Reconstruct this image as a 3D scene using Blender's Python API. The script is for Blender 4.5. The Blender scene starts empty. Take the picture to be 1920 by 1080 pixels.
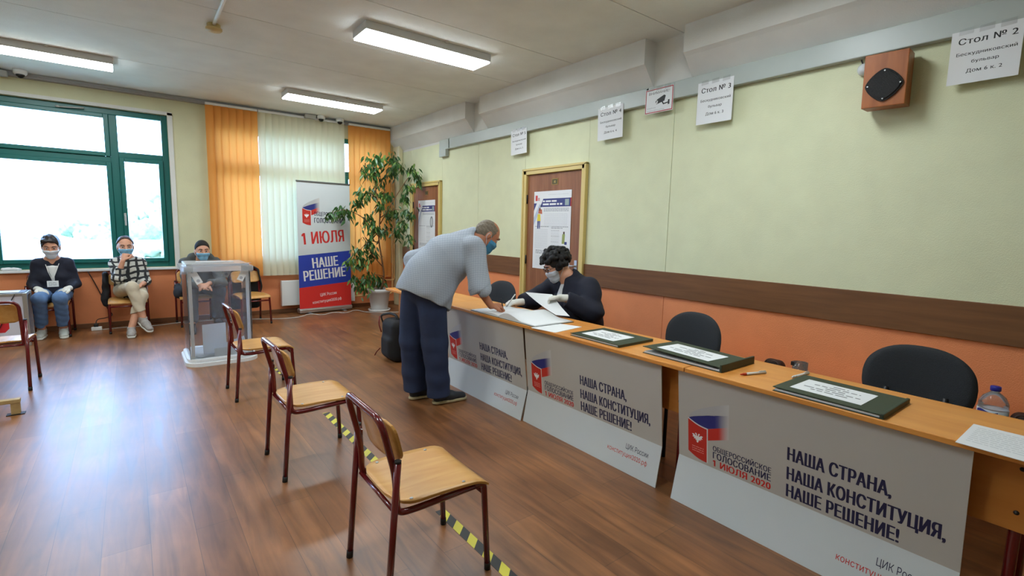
import bpy, bmesh, math, random
import numpy as np
from mathutils import Vector, Matrix

# ------------------------------------------------------------------ camera, light, exposure
S = bpy.context.scene
COL = S.collection
H_CAM = 1.38
cam_d = bpy.data.cameras.new('camera'); cam_d.sensor_width = 36.0; cam_d.lens = 17.407
cam_d.clip_start = 0.05; cam_d.clip_end = 300
cam = bpy.data.objects.new('camera', cam_d); COL.objects.link(cam)
YAW, PITCH, ROLL = 0.657306, 0.119913, -0.023313
_f = Vector((math.sin(YAW)*math.cos(PITCH), math.cos(YAW)*math.cos(PITCH), -math.sin(PITCH)))
_r0 = Vector((math.cos(YAW), -math.sin(YAW), 0)); _d0 = _f.cross(_r0)
_r = math.cos(ROLL)*_r0 + math.sin(ROLL)*_d0; _d = -math.sin(ROLL)*_r0 + math.cos(ROLL)*_d0
cam.matrix_world = Matrix(((_r.x, -_d.x, -_f.x, 0), (_r.y, -_d.y, -_f.y, 0), (_r.z, -_d.z, -_f.z, H_CAM), (0, 0, 0, 1)))
S.camera = cam
S.view_settings.view_transform = 'Standard'; S.view_settings.look = 'None'
S.view_settings.gamma = 1.0; S.view_settings.use_curve_mapping = False
S.view_settings.exposure = 0.57
W = bpy.data.worlds.new('overcast_sky'); S.world = W; W.use_nodes = True
_nt = W.node_tree; _bg = _nt.nodes['Background']
_bg.inputs['Color'].default_value = (0.38, 0.60, 1.0, 1); _bg.inputs['Strength'].default_value = 11.0
LAMP_STRENGTH = 20.0
LAMP_COLOR = (0.91, 1.0, 1.04)

# ------------------------------------------------------------------ materials
def srgb(r, g, b):
    f = lambda c: (c/255/12.92) if c/255 <= 0.04045 else ((c/255+0.055)/1.055)**2.4
    return (f(r), f(g), f(b), 1.0)
MATS = {}
def mat(name, col, rough=0.6, metal=0.0, var=0.0, vscale=8.0, bump=0.0, bscale=60.0, spec=0.5, stretch=(1, 1, 1), coat=0.0, alpha=1.0, trans=0.0):
    """principled material; var mixes the colour with a darker/lighter noise, bump adds fine relief"""
    if name in MATS: return MATS[name]
    m = bpy.data.materials.new(name); m.use_nodes = True; MATS[name] = m
    nt = m.node_tree; b = nt.nodes['Principled BSDF']
    b.inputs['Roughness'].default_value = rough; b.inputs['Metallic'].default_value = metal
    b.inputs['Specular IOR Level'].default_value = spec; b.inputs['Coat Weight'].default_value = coat
    b.inputs['Alpha'].default_value = alpha; b.inputs['Transmission Weight'].default_value = trans
    b.inputs['Base Color'].default_value = col
    if var or bump:
        tc = nt.nodes.new('ShaderNodeTexCoord'); mp = nt.nodes.new('ShaderNodeMapping')
        mp.inputs['Scale'].default_value = stretch
        nt.links.new(tc.outputs['Object'], mp.inputs['Vector'])
    if var:
        nz = nt.nodes.new('ShaderNodeTexNoise'); nz.inputs['Scale'].default_value = vscale; nz.inputs['Detail'].default_value = 5
        nt.links.new(mp.outputs['Vector'], nz.inputs['Vector'])
        rp = nt.nodes.new('ShaderNodeValToRGB')
        rp.color_ramp.elements[0].position = 0.3; rp.color_ramp.elements[1].position = 0.7
        rp.color_ramp.elements[0].color = (*[c*(1-var) for c in col[:3]], 1)
        rp.color_ramp.elements[1].color = (*[min(1, c*(1+var)) for c in col[:3]], 1)
        nt.links.new(nz.outputs['Fac'], rp.inputs['Fac']); nt.links.new(rp.outputs['Color'], b.inputs['Base Color'])
    if bump:
        n2 = nt.nodes.new('ShaderNodeTexNoise'); n2.inputs['Scale'].default_value = bscale; n2.inputs['Detail'].default_value = 3
        nt.links.new(mp.outputs['Vector'], n2.inputs['Vector'])
        bp = nt.nodes.new('ShaderNodeBump'); bp.inputs['Strength'].default_value = bump; bp.inputs['Distance'].default_value = 0.01
        nt.links.new(n2.outputs['Fac'], bp.inputs['Height']); nt.links.new(bp.outputs['Normal'], b.inputs['Normal'])
    return m

def emis(name, col, strength):
    m = bpy.data.materials.new(name); m.use_nodes = True; nt = m.node_tree; nt.nodes.clear()
    o = nt.nodes.new('ShaderNodeOutputMaterial'); e = nt.nodes.new('ShaderNodeEmission')
    e.inputs['Color'].default_value = (*col[:3], 1); e.inputs['Strength'].default_value = strength
    nt.links.new(e.outputs[0], o.inputs['Surface']); return m

def clear_mat(name, tint, gloss=0.06, haze=0.0, rough=0.02, ior=1.35):
    """thin clear sheet: see-through, with a faint mirror and a faint milky haze"""
    m = bpy.data.materials.new(name); m.use_nodes = True; nt = m.node_tree; nt.nodes.clear()
    o = nt.nodes.new('ShaderNodeOutputMaterial')
    t = nt.nodes.new('ShaderNodeBsdfTransparent'); t.inputs['Color'].default_value = (*tint, 1)
    g = nt.nodes.new('ShaderNodeBsdfGlossy'); g.inputs['Roughness'].default_value = rough
    mx = nt.nodes.new('ShaderNodeMixShader'); fr = nt.nodes.new('ShaderNodeFresnel'); fr.inputs['IOR'].default_value = ior
    nt.links.new(fr.outputs[0], mx.inputs[0]); nt.links.new(t.outputs[0], mx.inputs[1]); nt.links.new(g.outputs[0], mx.inputs[2])
    last = mx
    if haze:
        d = nt.nodes.new('ShaderNodeBsdfDiffuse'); d.inputs['Color'].default_value = (0.8, 0.8, 0.82, 1)
        tl = nt.nodes.new('ShaderNodeBsdfTranslucent'); tl.inputs['Color'].default_value = (0.85, 0.86, 0.88, 1); md = nt.nodes.new('ShaderNodeMixShader'); md.inputs[0].default_value = .5
        nt.links.new(d.outputs[0], md.inputs[1]); nt.links.new(tl.outputs[0], md.inputs[2])
        m2 = nt.nodes.new('ShaderNodeMixShader'); m2.inputs[0].default_value = haze
        nt.links.new(mx.outputs[0], m2.inputs[1]); nt.links.new(md.outputs[0], m2.inputs[2]); last = m2
    nt.links.new(last.outputs[0], o.inputs['Surface']); return m

def cloth_translucent(name, col, tr=0.5, wave=False):
    m = bpy.data.materials.new(name); m.use_nodes = True; nt = m.node_tree; nt.nodes.clear()
    o = nt.nodes.new('ShaderNodeOutputMaterial'); d = nt.nodes.new('ShaderNodeBsdfDiffuse'); t = nt.nodes.new('ShaderNodeBsdfTranslucent')
    d.inputs['Color'].default_value = col; t.inputs['Color'].default_value = col
    mx = nt.nodes.new('ShaderNodeMixShader'); mx.inputs[0].default_value = tr
    nt.links.new(d.outputs[0], mx.inputs[1]); nt.links.new(t.outputs[0], mx.inputs[2]); nt.links.new(mx.outputs[0], o.inputs['Surface'])
    return m

def wood_mat(name, c1, c2, scale=3.0, stretch=(1, 12, 12), rough=0.4, coat=0.0):
    m = bpy.data.materials.new(name); m.use_nodes = True; nt = m.node_tree; b = nt.nodes['Principled BSDF']
    tc = nt.nodes.new('ShaderNodeTexCoord'); mp = nt.nodes.new('ShaderNodeMapping'); mp.inputs['Scale'].default_value = stretch
    n1 = nt.nodes.new('ShaderNodeTexNoise'); n1.inputs['Scale'].default_value = scale; n1.inputs['Detail'].default_value = 7; n1.inputs['Distortion'].default_value = 0.6
    rp = nt.nodes.new('ShaderNodeValToRGB'); rp.color_ramp.elements[0].position = 0.33; rp.color_ramp.elements[1].position = 0.68
    rp.color_ramp.elements[0].color = c1; rp.color_ramp.elements[1].color = c2
    nt.links.new(tc.outputs['Object'], mp.inputs['Vector']); nt.links.new(mp.outputs['Vector'], n1.inputs['Vector'])
    nt.links.new(n1.outputs['Fac'], rp.inputs['Fac']); nt.links.new(rp.outputs['Color'], b.inputs['Base Color'])
    b.inputs['Roughness'].default_value = rough; b.inputs['Coat Weight'].default_value = coat
    return m

def floor_mat():
    m = bpy.data.materials.new('laminate_planks'); m.use_nodes = True; nt = m.node_tree; b = nt.nodes['Principled BSDF']
    N = nt.nodes.new; L = nt.links.new
    tc = N('ShaderNodeTexCoord'); mp = N('ShaderNodeMapping'); mp.inputs['Rotation'].default_value = (0, 0, math.pi/2)
    L(tc.outputs['Object'], mp.inputs['Vector'])
    br = N('ShaderNodeTexBrick'); br.inputs['Scale'].default_value = 1.0
    br.inputs['Brick Width'].default_value = 1.25; br.inputs['Row Height'].default_value = 0.165; br.inputs['Mortar Size'].default_value = 0.0011
    br.inputs['Mortar Smooth'].default_value = 0.3; br.inputs['Bias'].default_value = 0.0
    br.offset = 0.37; br.offset_frequency = 2
    br.inputs['Color1'].default_value = srgb(152, 102, 60); br.inputs['Color2'].default_value = srgb(130, 85, 50); br.inputs['Mortar'].default_value = srgb(88, 58, 36)
    L(mp.outputs['Vector'], br.inputs['Vector'])
    m2 = N('ShaderNodeMapping'); m2.inputs['Scale'].default_value = (9, 0.9, 1); L(tc.outputs['Object'], m2.inputs['Vector'])
    nz = N('ShaderNodeTexNoise'); nz.inputs['Scale'].default_value = 2.2; nz.inputs['Detail'].default_value = 8; nz.inputs['Distortion'].default_value = 0.9
    L(m2.outputs['Vector'], nz.inputs['Vector'])
    rp = N('ShaderNodeValToRGB'); rp.color_ramp.elements[0].position = 0.32; rp.color_ramp.elements[0].color = (0.55, 0.52, 0.50, 1)
    rp.color_ramp.elements[1].position = 0.68; rp.color_ramp.elements[1].color = (1.25, 1.22, 1.2, 1); L(nz.outputs['Fac'], rp.inputs['Fac'])
    n3 = N('ShaderNodeTexNoise'); n3.inputs['Scale'].default_value = 2.6; n3.inputs['Detail'].default_value = 8; L(tc.outputs['Object'], n3.inputs['Vector'])
    r3 = N('ShaderNodeValToRGB'); r3.color_ramp.elements[0].position = 0.3; r3.color_ramp.elements[0].color = (0.62, 0.60, 0.60, 1)
    r3.color_ramp.elements[1].position = 0.7; r3.color_ramp.elements[1].color = (1.12, 1.1, 1.08, 1); L(n3.outputs['Fac'], r3.inputs['Fac'])
    mx = N('ShaderNodeMixRGB'); mx.blend_type = 'MULTIPLY'; mx.inputs[0].default_value = 0.85; L(br.outputs['Color'], mx.inputs[1]); L(rp.outputs['Color'], mx.inputs[2])
    my = N('ShaderNodeMixRGB'); my.blend_type = 'MULTIPLY'; my.inputs[0].default_value = 0.9; L(mx.outputs[0], my.inputs[1]); L(r3.outputs['Color'], my.inputs[2])
    L(my.outputs[0], b.inputs['Base Color'])
    mr = N('ShaderNodeMapRange'); mr.inputs['To Min'].default_value = 0.30; mr.inputs['To Max'].default_value = 0.42; L(nz.outputs['Fac'], mr.inputs['Value'])
    L(mr.outputs[0], b.inputs['Roughness'])
    bp = N('ShaderNodeBump'); bp.inputs['Strength'].default_value = 0.12; bp.inputs['Distance'].default_value = 0.004; L(nz.outputs['Fac'], bp.inputs['Height']); L(bp.outputs['Normal'], b.inputs['Normal'])
    b.inputs['Specular IOR Level'].default_value = 0.8
    return m

def print_mat(name='printed_colour', rough=0.55):
    m = bpy.data.materials.new(name); m.use_nodes = True; nt = m.node_tree; b = nt.nodes['Principled BSDF']
    a = nt.nodes.new('ShaderNodeVertexColor'); a.layer_name = 'Col'
    nt.links.new(a.outputs['Color'], b.inputs['Base Color']); b.inputs['Roughness'].default_value = rough; return m
PRINT = print_mat()

# ------------------------------------------------------------------ object helpers
def link(o, parent=None):
    COL.objects.link(o)
    if parent is not None:
        o.parent = parent
        o.matrix_parent_inverse = (parent.matrix_basis.inverted() if parent.parent is None else Matrix.Identity(4))
    return o
def obj(name, bm, mats, parent=None, smooth=False, recalc=True):
    """bmesh -> one linked mesh object (vertices in world space)"""
    me = bpy.data.meshes.new(name)
    if recalc: bmesh.ops.recalc_face_normals(bm, faces=bm.faces[:])
    bm.to_mesh(me); bm.free()
    for mm in (mats if isinstance(mats, (list, tuple)) else [mats]): me.materials.append(mm)
    if smooth:
        me.shade_smooth()
        try: me.set_sharp_from_angle(angle=math.radians(40))
        except Exception: pass
    return link(bpy.data.objects.new(name, me), parent)
def thing(name, label, cat, loc=(0, 0, 0), group=None):
    o = bpy.data.objects.new(name, None); o.empty_display_size = 0.1; o.location = loc
    o.matrix_basis = Matrix.Translation(loc)
    COL.objects.link(o); return tag(o, label, cat, group)
def tag(o, label, cat, group=None):
    o['label'] = label; o['category'] = cat
    if group: o['group'] = group
    return o
def struct(o):
    o['kind'] = 'structure'; return o
def dup(root, loc, rz, label, group=None):
    r = root.copy(); COL.objects.link(r)
    r.matrix_basis = Matrix.Translation(loc) @ Matrix.Rotation(rz, 4, 'Z')
    r['label'] = label
    if group: r['group'] = group
    for ch in list(root.children):
        c = ch.copy(); COL.objects.link(c); c.parent = r; c.matrix_parent_inverse = ch.matrix_parent_inverse
        for g in list(ch.children):
            d = g.copy(); COL.objects.link(d); d.parent = c; d.matrix_parent_inverse = g.matrix_parent_inverse
    return r

def box(bm, x0, x1, y0, y1, z0, z1, mi=0, bev=0.0, M=None):
    r = bmesh.ops.create_cube(bm, size=1.0)
    vs = r['verts']
    for v in vs:
        v.co = Vector((x0+(v.co.x+.5)*(x1-x0), y0+(v.co.y+.5)*(y1-y0), z0+(v.co.z+.5)*(z1-z0)))
    fs = set(f for v in vs for f in v.link_faces)
    for f in fs: f.material_index = mi
    if bev:
        es = list(set(e for v in vs for e in v.link_edges))
        rb = bmesh.ops.bevel(bm, geom=es, offset=bev, segments=2, affect='EDGES', profile=0.5)
        vs = list(set(v for f in rb['faces'] for v in f.verts) | set(v for v in vs if v.is_valid))
        for f in set(f for v in vs for f in v.link_faces): f.material_index = mi
    if M is not None:
        for v in vs: v.co = M @ v.co
    return vs

def smooth_path(pts, rad=0.05, n=6):
    """round the corners of a polyline"""
    P = [Vector(p) for p in pts]; out = [P[0]]
    for i in range(1, len(P)-1):
        a, b, c = P[i-1], P[i], P[i+1]
        d1, d2 = (a-b), (c-b); r = min(rad, d1.length*.49, d2.length*.49)
        p1, p2 = b+d1.normalized()*r, b+d2.normalized()*r
        for k in range(n+1):
            t = k/n; out.append((1-t)**2*p1 + 2*t*(1-t)*b + t*t*p2)
    out.append(P[-1]); return out
def tube(bm, pts, r, seg=10, mi=0, closed=False, r1=None, flat=1.0):
    P = [Vector(p) for p in pts]; n = len(P); rings = []; up = None
    for i, p in enumerate(P):
        if closed: t = (P[(i+1) % n]-P[i-1]).normalized()
        else: t = (P[min(i+1, n-1)]-P[max(i-1, 0)]).normalized()
        if up is None:
            up = Vector((0, 0, 1)) if abs(t.z) < .9 else Vector((1, 0, 0))
        s = t.cross(up).normalized(); up = s.cross(t).normalized()
        rr = r if r1 is None else r+(r1-r)*i/(n-1)
        rings.append([bm.verts.new(p + (s*math.cos(2*math.pi*k/seg) + up*flat*math.sin(2*math.pi*k/seg))*rr) for k in range(seg)])
    rng = range(n) if closed else range(n-1)
    for i in rng:
        a, b = rings[i], rings[(i+1) % n]
        for k in range(seg):
            f = bm.faces.new((a[k], a[(k+1) % seg], b[(k+1) % seg], b[k])); f.material_index = mi; f.smooth = True
    if not closed:
        f = bm.faces.new(rings[0]); f.material_index = mi; f = bm.faces.new(list(reversed(rings[-1]))); f.material_index = mi
def lathe(bm, prof, center, seg=24, mi=0, axis='Z'):
    c = Vector(center); rings = []
    for (r, h) in prof:
        ring = []
        for k in range(seg):
            a = 2*math.pi*k/seg; x, y = r*math.cos(a), r*math.sin(a)
            ring.append(bm.verts.new(c + (Vector((x, y, h)) if axis == 'Z' else Vector((h, x, y)))))
        rings.append(ring)
    for a, b in zip(rings, rings[1:]):
        for k in range(seg):
            f = bm.faces.new((a[k], a[(k+1) % seg], b[(k+1) % seg], b[k])); f.material_index = mi; f.smooth = True
    for ring in (rings[0], rings[-1]):
        try: f = bm.faces.new(ring); f.material_index = mi
        except Exception: pass
def prism(bm, poly, O, U, V, N, th, mi=0):
    """outline (u,v) in frame O,U,V extruded along N by th"""
    a = [bm.verts.new(O+U*u+V*v) for u, v in poly]; b = [bm.verts.new(O+U*u+V*v+N*th) for u, v in poly]
    fs = [bm.faces.new(a), bm.faces.new(list(reversed(b)))]
    n = len(a)
    for i in range(n): fs.append(bm.faces.new((a[i], b[i], b[(i+1) % n], a[(i+1) % n])))
    for f in fs: f.material_index = mi
    return fs
def rrect(w, h, r, n=6, x0=0, y0=0):
    out = []
    for cx, cy, a0 in ((w-r, r, -90), (w-r, h-r, 0), (r, h-r, 90), (r, r, 180)):
        for k in range(n+1):
            a = math.radians(a0+90*k/n); out.append((x0+cx+r*math.cos(a), y0+cy+r*math.sin(a)))
    return out

# ------------------------------------------------------------------ lettering
_tcache = {}
def _area(P): return sum(a.x*b.y-b.x*a.y for a, b in zip(P, P[1:]+P[:1]))/2
def _inside(p, P):
    c = False
    for a, b in zip(P, P[1:]+P[:1]):
        if (a.y > p.y) != (b.y > p.y) and p.x < (b.x-a.x)*(p.y-a.y)/(b.y-a.y)+a.x: c = not c
    return c
def _glyphs(body, bold):
    """outlines of the built-in font, each contour filled on its own with the holes that lie in it"""
    if (body, bold) not in _tcache:
        c = bpy.data.curves.new('t', 'FONT'); c.body = body; c.size = 1.0; c.space_character = 1.06 if bold > .012 else 1.0
        o = bpy.data.objects.new('t', c); COL.objects.link(o)
        bpy.context.view_layer.update(); dg = bpy.context.evaluated_depsgraph_get()
        oe = o.evaluated_get(dg); cu = oe.to_curve(dg); outs, holes = [], []
        for sp in cu.splines:
            P = []; bp = list(sp.bezier_points)
            if bp:
                for a, b in zip(bp, bp[1:]+bp[:1]):
                    straight = (a.handle_right-a.co).cross(b.co-a.co).length < 1e-6 and (b.handle_left-b.co).cross(b.co-a.co).length < 1e-6
                    for k in range(1 if straight else 4):
                        t = k/4; P.append((1-t)**3*a.co+3*t*(1-t)**2*a.handle_right+3*t*t*(1-t)*b.handle_left+t**3*b.co)
            else: P = [Vector(q.co[:3]) for q in sp.points]
            Q = [p for i, p in enumerate(P) if (p-P[i-1]).length > 1e-5]
            if len(Q) > 2: outs.append(Q)
        oe.to_curve_clear()
        if body.startswith('1 '):      # the font's plain bar gets the flag of the printed figure one
            k = min(range(len(outs)), key=lambda i: min(q.x for q in outs[i])); outs[k] = [Vector((a, b, 0)) for a, b in ((.31, 0), (.31, .682), (.215, .682), (.06, .595), (.06, .485), (.202, .56), (.202, 0))]
        allc, outs, holes = outs, [], []
        for P in allc:      # a hole lies inside a larger contour that turns the other way
            hole = any(Q is not P and _area(P)*_area(Q) < 0 and abs(_area(Q)) > abs(_area(P)) and sum(_inside(p, Q) for p in P) > .75*len(P) for Q in allc)
            (holes if hole else outs).append(P)
        rings = [P if _area(P) > 0 else P[::-1] for P in outs]+[P if _area(P) < 0 else P[::-1] for P in holes]
        pts, eds, seg = [], [], []
        for st in ((-1, 0, 1) if bold > .012 else (0,)):      # heavier strokes: the outlines united with side-shifted copies
            for P in rings:
                n0 = len(pts); pts += [Vector((q.x+st*bold*1.05, q.y)) for q in P]; m_ = len(P); eds += [(n0+k, n0+(k+1) % m_) for k in range(m_)]
        from mathutils.geometry import delaunay_2d_cdt
        V2, _, F2, _, _, _ = delaunay_2d_cdt(pts, eds, [], 0, 1e-6)
        A = np.array([pts[a][:] for a, b in eds]); B = np.array([pts[b][:] for a, b in eds]); F = []
        for t in F2:
            cx = sum(V2[k].x for k in t)/3; cy = sum(V2[k].y for k in t)/3
            up = (A[:, 1] <= cy) & (B[:, 1] > cy); dn = (A[:, 1] > cy) & (B[:, 1] <= cy)
            side = (B[:, 0]-A[:, 0])*(cy-A[:, 1])-(cx-A[:, 0])*(B[:, 1]-A[:, 1])
            if int((up & (side > 0)).sum())-int((dn & (side < 0)).sum()) != 0: F.append(tuple(t))
        V = [v.to_3d() for v in V2]
        bpy.data.objects.remove(o); bpy.data.curves.remove(c)
        _tcache[(body, bold)] = (V, F)
    return _tcache[(body, bold)]
def lines(bm, col, O, U, V, N, items, off=0.0012):
    """items: (text, u, v, cap height, width or None, align, colour, bold)"""
    lay = bm.verts.layers.float_color.get('Col') or bm.verts.layers.float_color.new('Col')
    for (t, u, v, cap, wid, al, c, bold) in items:
        Vs, Fs = _glyphs(t, bold)
        if not Vs: continue
        hv, _ = _glyphs('Н', bold); ch = max(p.y for p in hv)-min(p.y for p in hv); base = min(p.y for p in hv)
        x0 = min(p.x for p in Vs); x1 = max(p.x for p in Vs); sy = cap/ch; sx = (wid/(x1-x0)) if wid else sy*0.62
        w = (x1-x0)*sx; du = {'l': 0, 'c': -w/2, 'r': -w}[al]
        bv = []
        for p in Vs:
            q = bm.verts.new(O+U*(u+du+(p.x-x0)*sx)+V*(v+(p.y-base)*sy)+N*(off*.25)); q[lay] = c; bv.append(q)
        for f in Fs:
            try: bm.faces.new([bv[i] for i in f])
            except Exception: pass
        for q in bv:
            if not q.link_faces: bm.verts.remove(q)
def patch(bm, O, U, V, N, poly, col, off=0.0010, cols=None):
    lay = bm.verts.layers.float_color.get('Col') or bm.verts.layers.float_color.new('Col')
    vs = []
    for i, (u, v) in enumerate(poly):
        q = bm.verts.new(O+U*u+V*v+N*(off*.25)); q[lay] = cols[i] if cols else col; vs.append(q)
    return bm.faces.new(vs)
def bars(bm, O, U, V, N, u, v, w, h, col, seed=0, off=0.0011, gap=0.3):
    """a printed line too small to read: word-long dashes"""
    rnd = random.Random(seed); x = u
    while x < u+w-h*.5:
        l = min(h*rnd.uniform(1.5, 5.5), u+w-x)
        patch(bm, O, U, V, N, [(x, v), (x+l, v), (x+l, v+h), (x, v+h)], col, off); x += l+h*(gap+.5)
def obj_print(name, bm, parent, mat_=None):
    return obj(name, bm, mat_ or PRINT, parent, recalc=False)
VX, VY, VZ = Vector((1, 0, 0)), Vector((0, 1, 0)), Vector((0, 0, 1))

INK = srgb(28, 30, 70); RED = srgb(200, 40, 32); BLUE = srgb(35, 55, 150); WHITE = srgb(232, 232, 232); GREY = srgb(150, 152, 155); BLACK = srgb(25, 25, 28)

def vote_logo(bm, O, U, V, N, s):
    """folded ribbon emblem: red panel with a white crest, tricolour ribbon fading to the right; 1 unit = width of the mark"""
    def arc(u0, v0, u1, v1, sag, n=8):
        return [(u0+(u1-u0)*i/n, v0+(v1-v0)*i/n - sag*math.sin(math.pi*i/n)) for i in range(n+1)]
    sc = lambda L: [(a*s, b*s) for a, b in L]
    top = arc(0, .98, .48, .85, .03); bot = arc(0, .145, .48, 0, .04)
    patch(bm, O, U, V, N, sc(bot+top[::-1]), srgb(196, 44, 32), .0010)
    # ribbon bands, left to right, fading into the sheet
    n = 12; lay = bm.verts.layers.float_color.get('Col')
    paper = srgb(200, 199, 196)
    def band(f0, f1, c):
        prev = None
        for i in range(n+1):
            t = i/n; u = t
            fade = max(0, (t-.72)/.28); col = tuple(c[k]*(1-fade)+paper[k]*fade for k in range(4))
            a = bm.verts.new(O+U*(u*s)+V*(f0(t)*s)+N*.00018); b = bm.verts.new(O+U*(u*s)+V*(f1(t)*s)+N*.00018); a[lay] = col; b[lay] = col
            if prev: bm.faces.new((prev[0], a, b, prev[1]))
            prev = (a, b)
    up_ = lambda t: 1.0+.60*t**.62; mid = lambda t: .98+.36*t**.8; low = lambda t: (.98-.13*t/.48-.03*math.sin(math.pi*min(1, t/.48))) if t < .48 else .85+(t-.48)*.404
    band(lambda t: mid(t)-.01, up_, srgb(178, 178, 180)); band(low, mid, srgb(38, 44, 120))
    prev = None
    for i in range(n+1):
        t = i/n; u = .5+t*.5; fade = max(0, (t-.55)/.45); c = srgb(200, 46, 34); col = tuple(c[k]*(1-fade)+paper[k]*fade for k in range(4))
        a = bm.verts.new(O+U*(u*s)+V*((.57+t*.20)*s)+N*.0002); b = bm.verts.new(O+U*(u*s)+V*((.855+t*.21)*s)+N*.0002); a[lay] = col; b[lay] = col
        if prev: bm.faces.new((prev[0], a, b, prev[1]))
        prev = (a, b)
    ln = arc(0, .98, .48, .85, .03)
    patch(bm, O, U, V, N, sc([(a, b+.012) for a, b in ln]+[(a, b-.018) for a, b in ln[::-1]]), srgb(215, 214, 212), .0013)
    patch(bm, O, U, V, N, sc([(.475, .0), (.503, .0), (.503, .86), (.475, .86)]), srgb(215, 214, 212), .0013)
    # double headed bird, small and white
    cu, cv, k = .24, .53, .15
    half = [(0, -.75), (.18, -.55), (.12, -.30), (.34, -.38), (.30, -.15), (.62, -.20), (.55, .05), (.85, .05), (.72, .30), (.95, .55), (.62, .60), (.40, .42), (.24, .30), (.30, .62), (.44, .72), (.26, .85), (.12, .70), (.06, .35), (0, .42)]
    for sg in (1, -1):
        pl = [((cu+sg*a*k)*s, (cv+b*k)*s) for a, b in half]
        patch(bm, O, U, V, N, pl if sg > 0 else pl[::-1], WHITE, .0014)
    for r_ in range(3):
        bars(bm, O, U, V, N, .10*s, (.30-.055*r_)*s, .30*s, .018*s, srgb(226, 150, 140), seed=r_, off=.0014)
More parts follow.
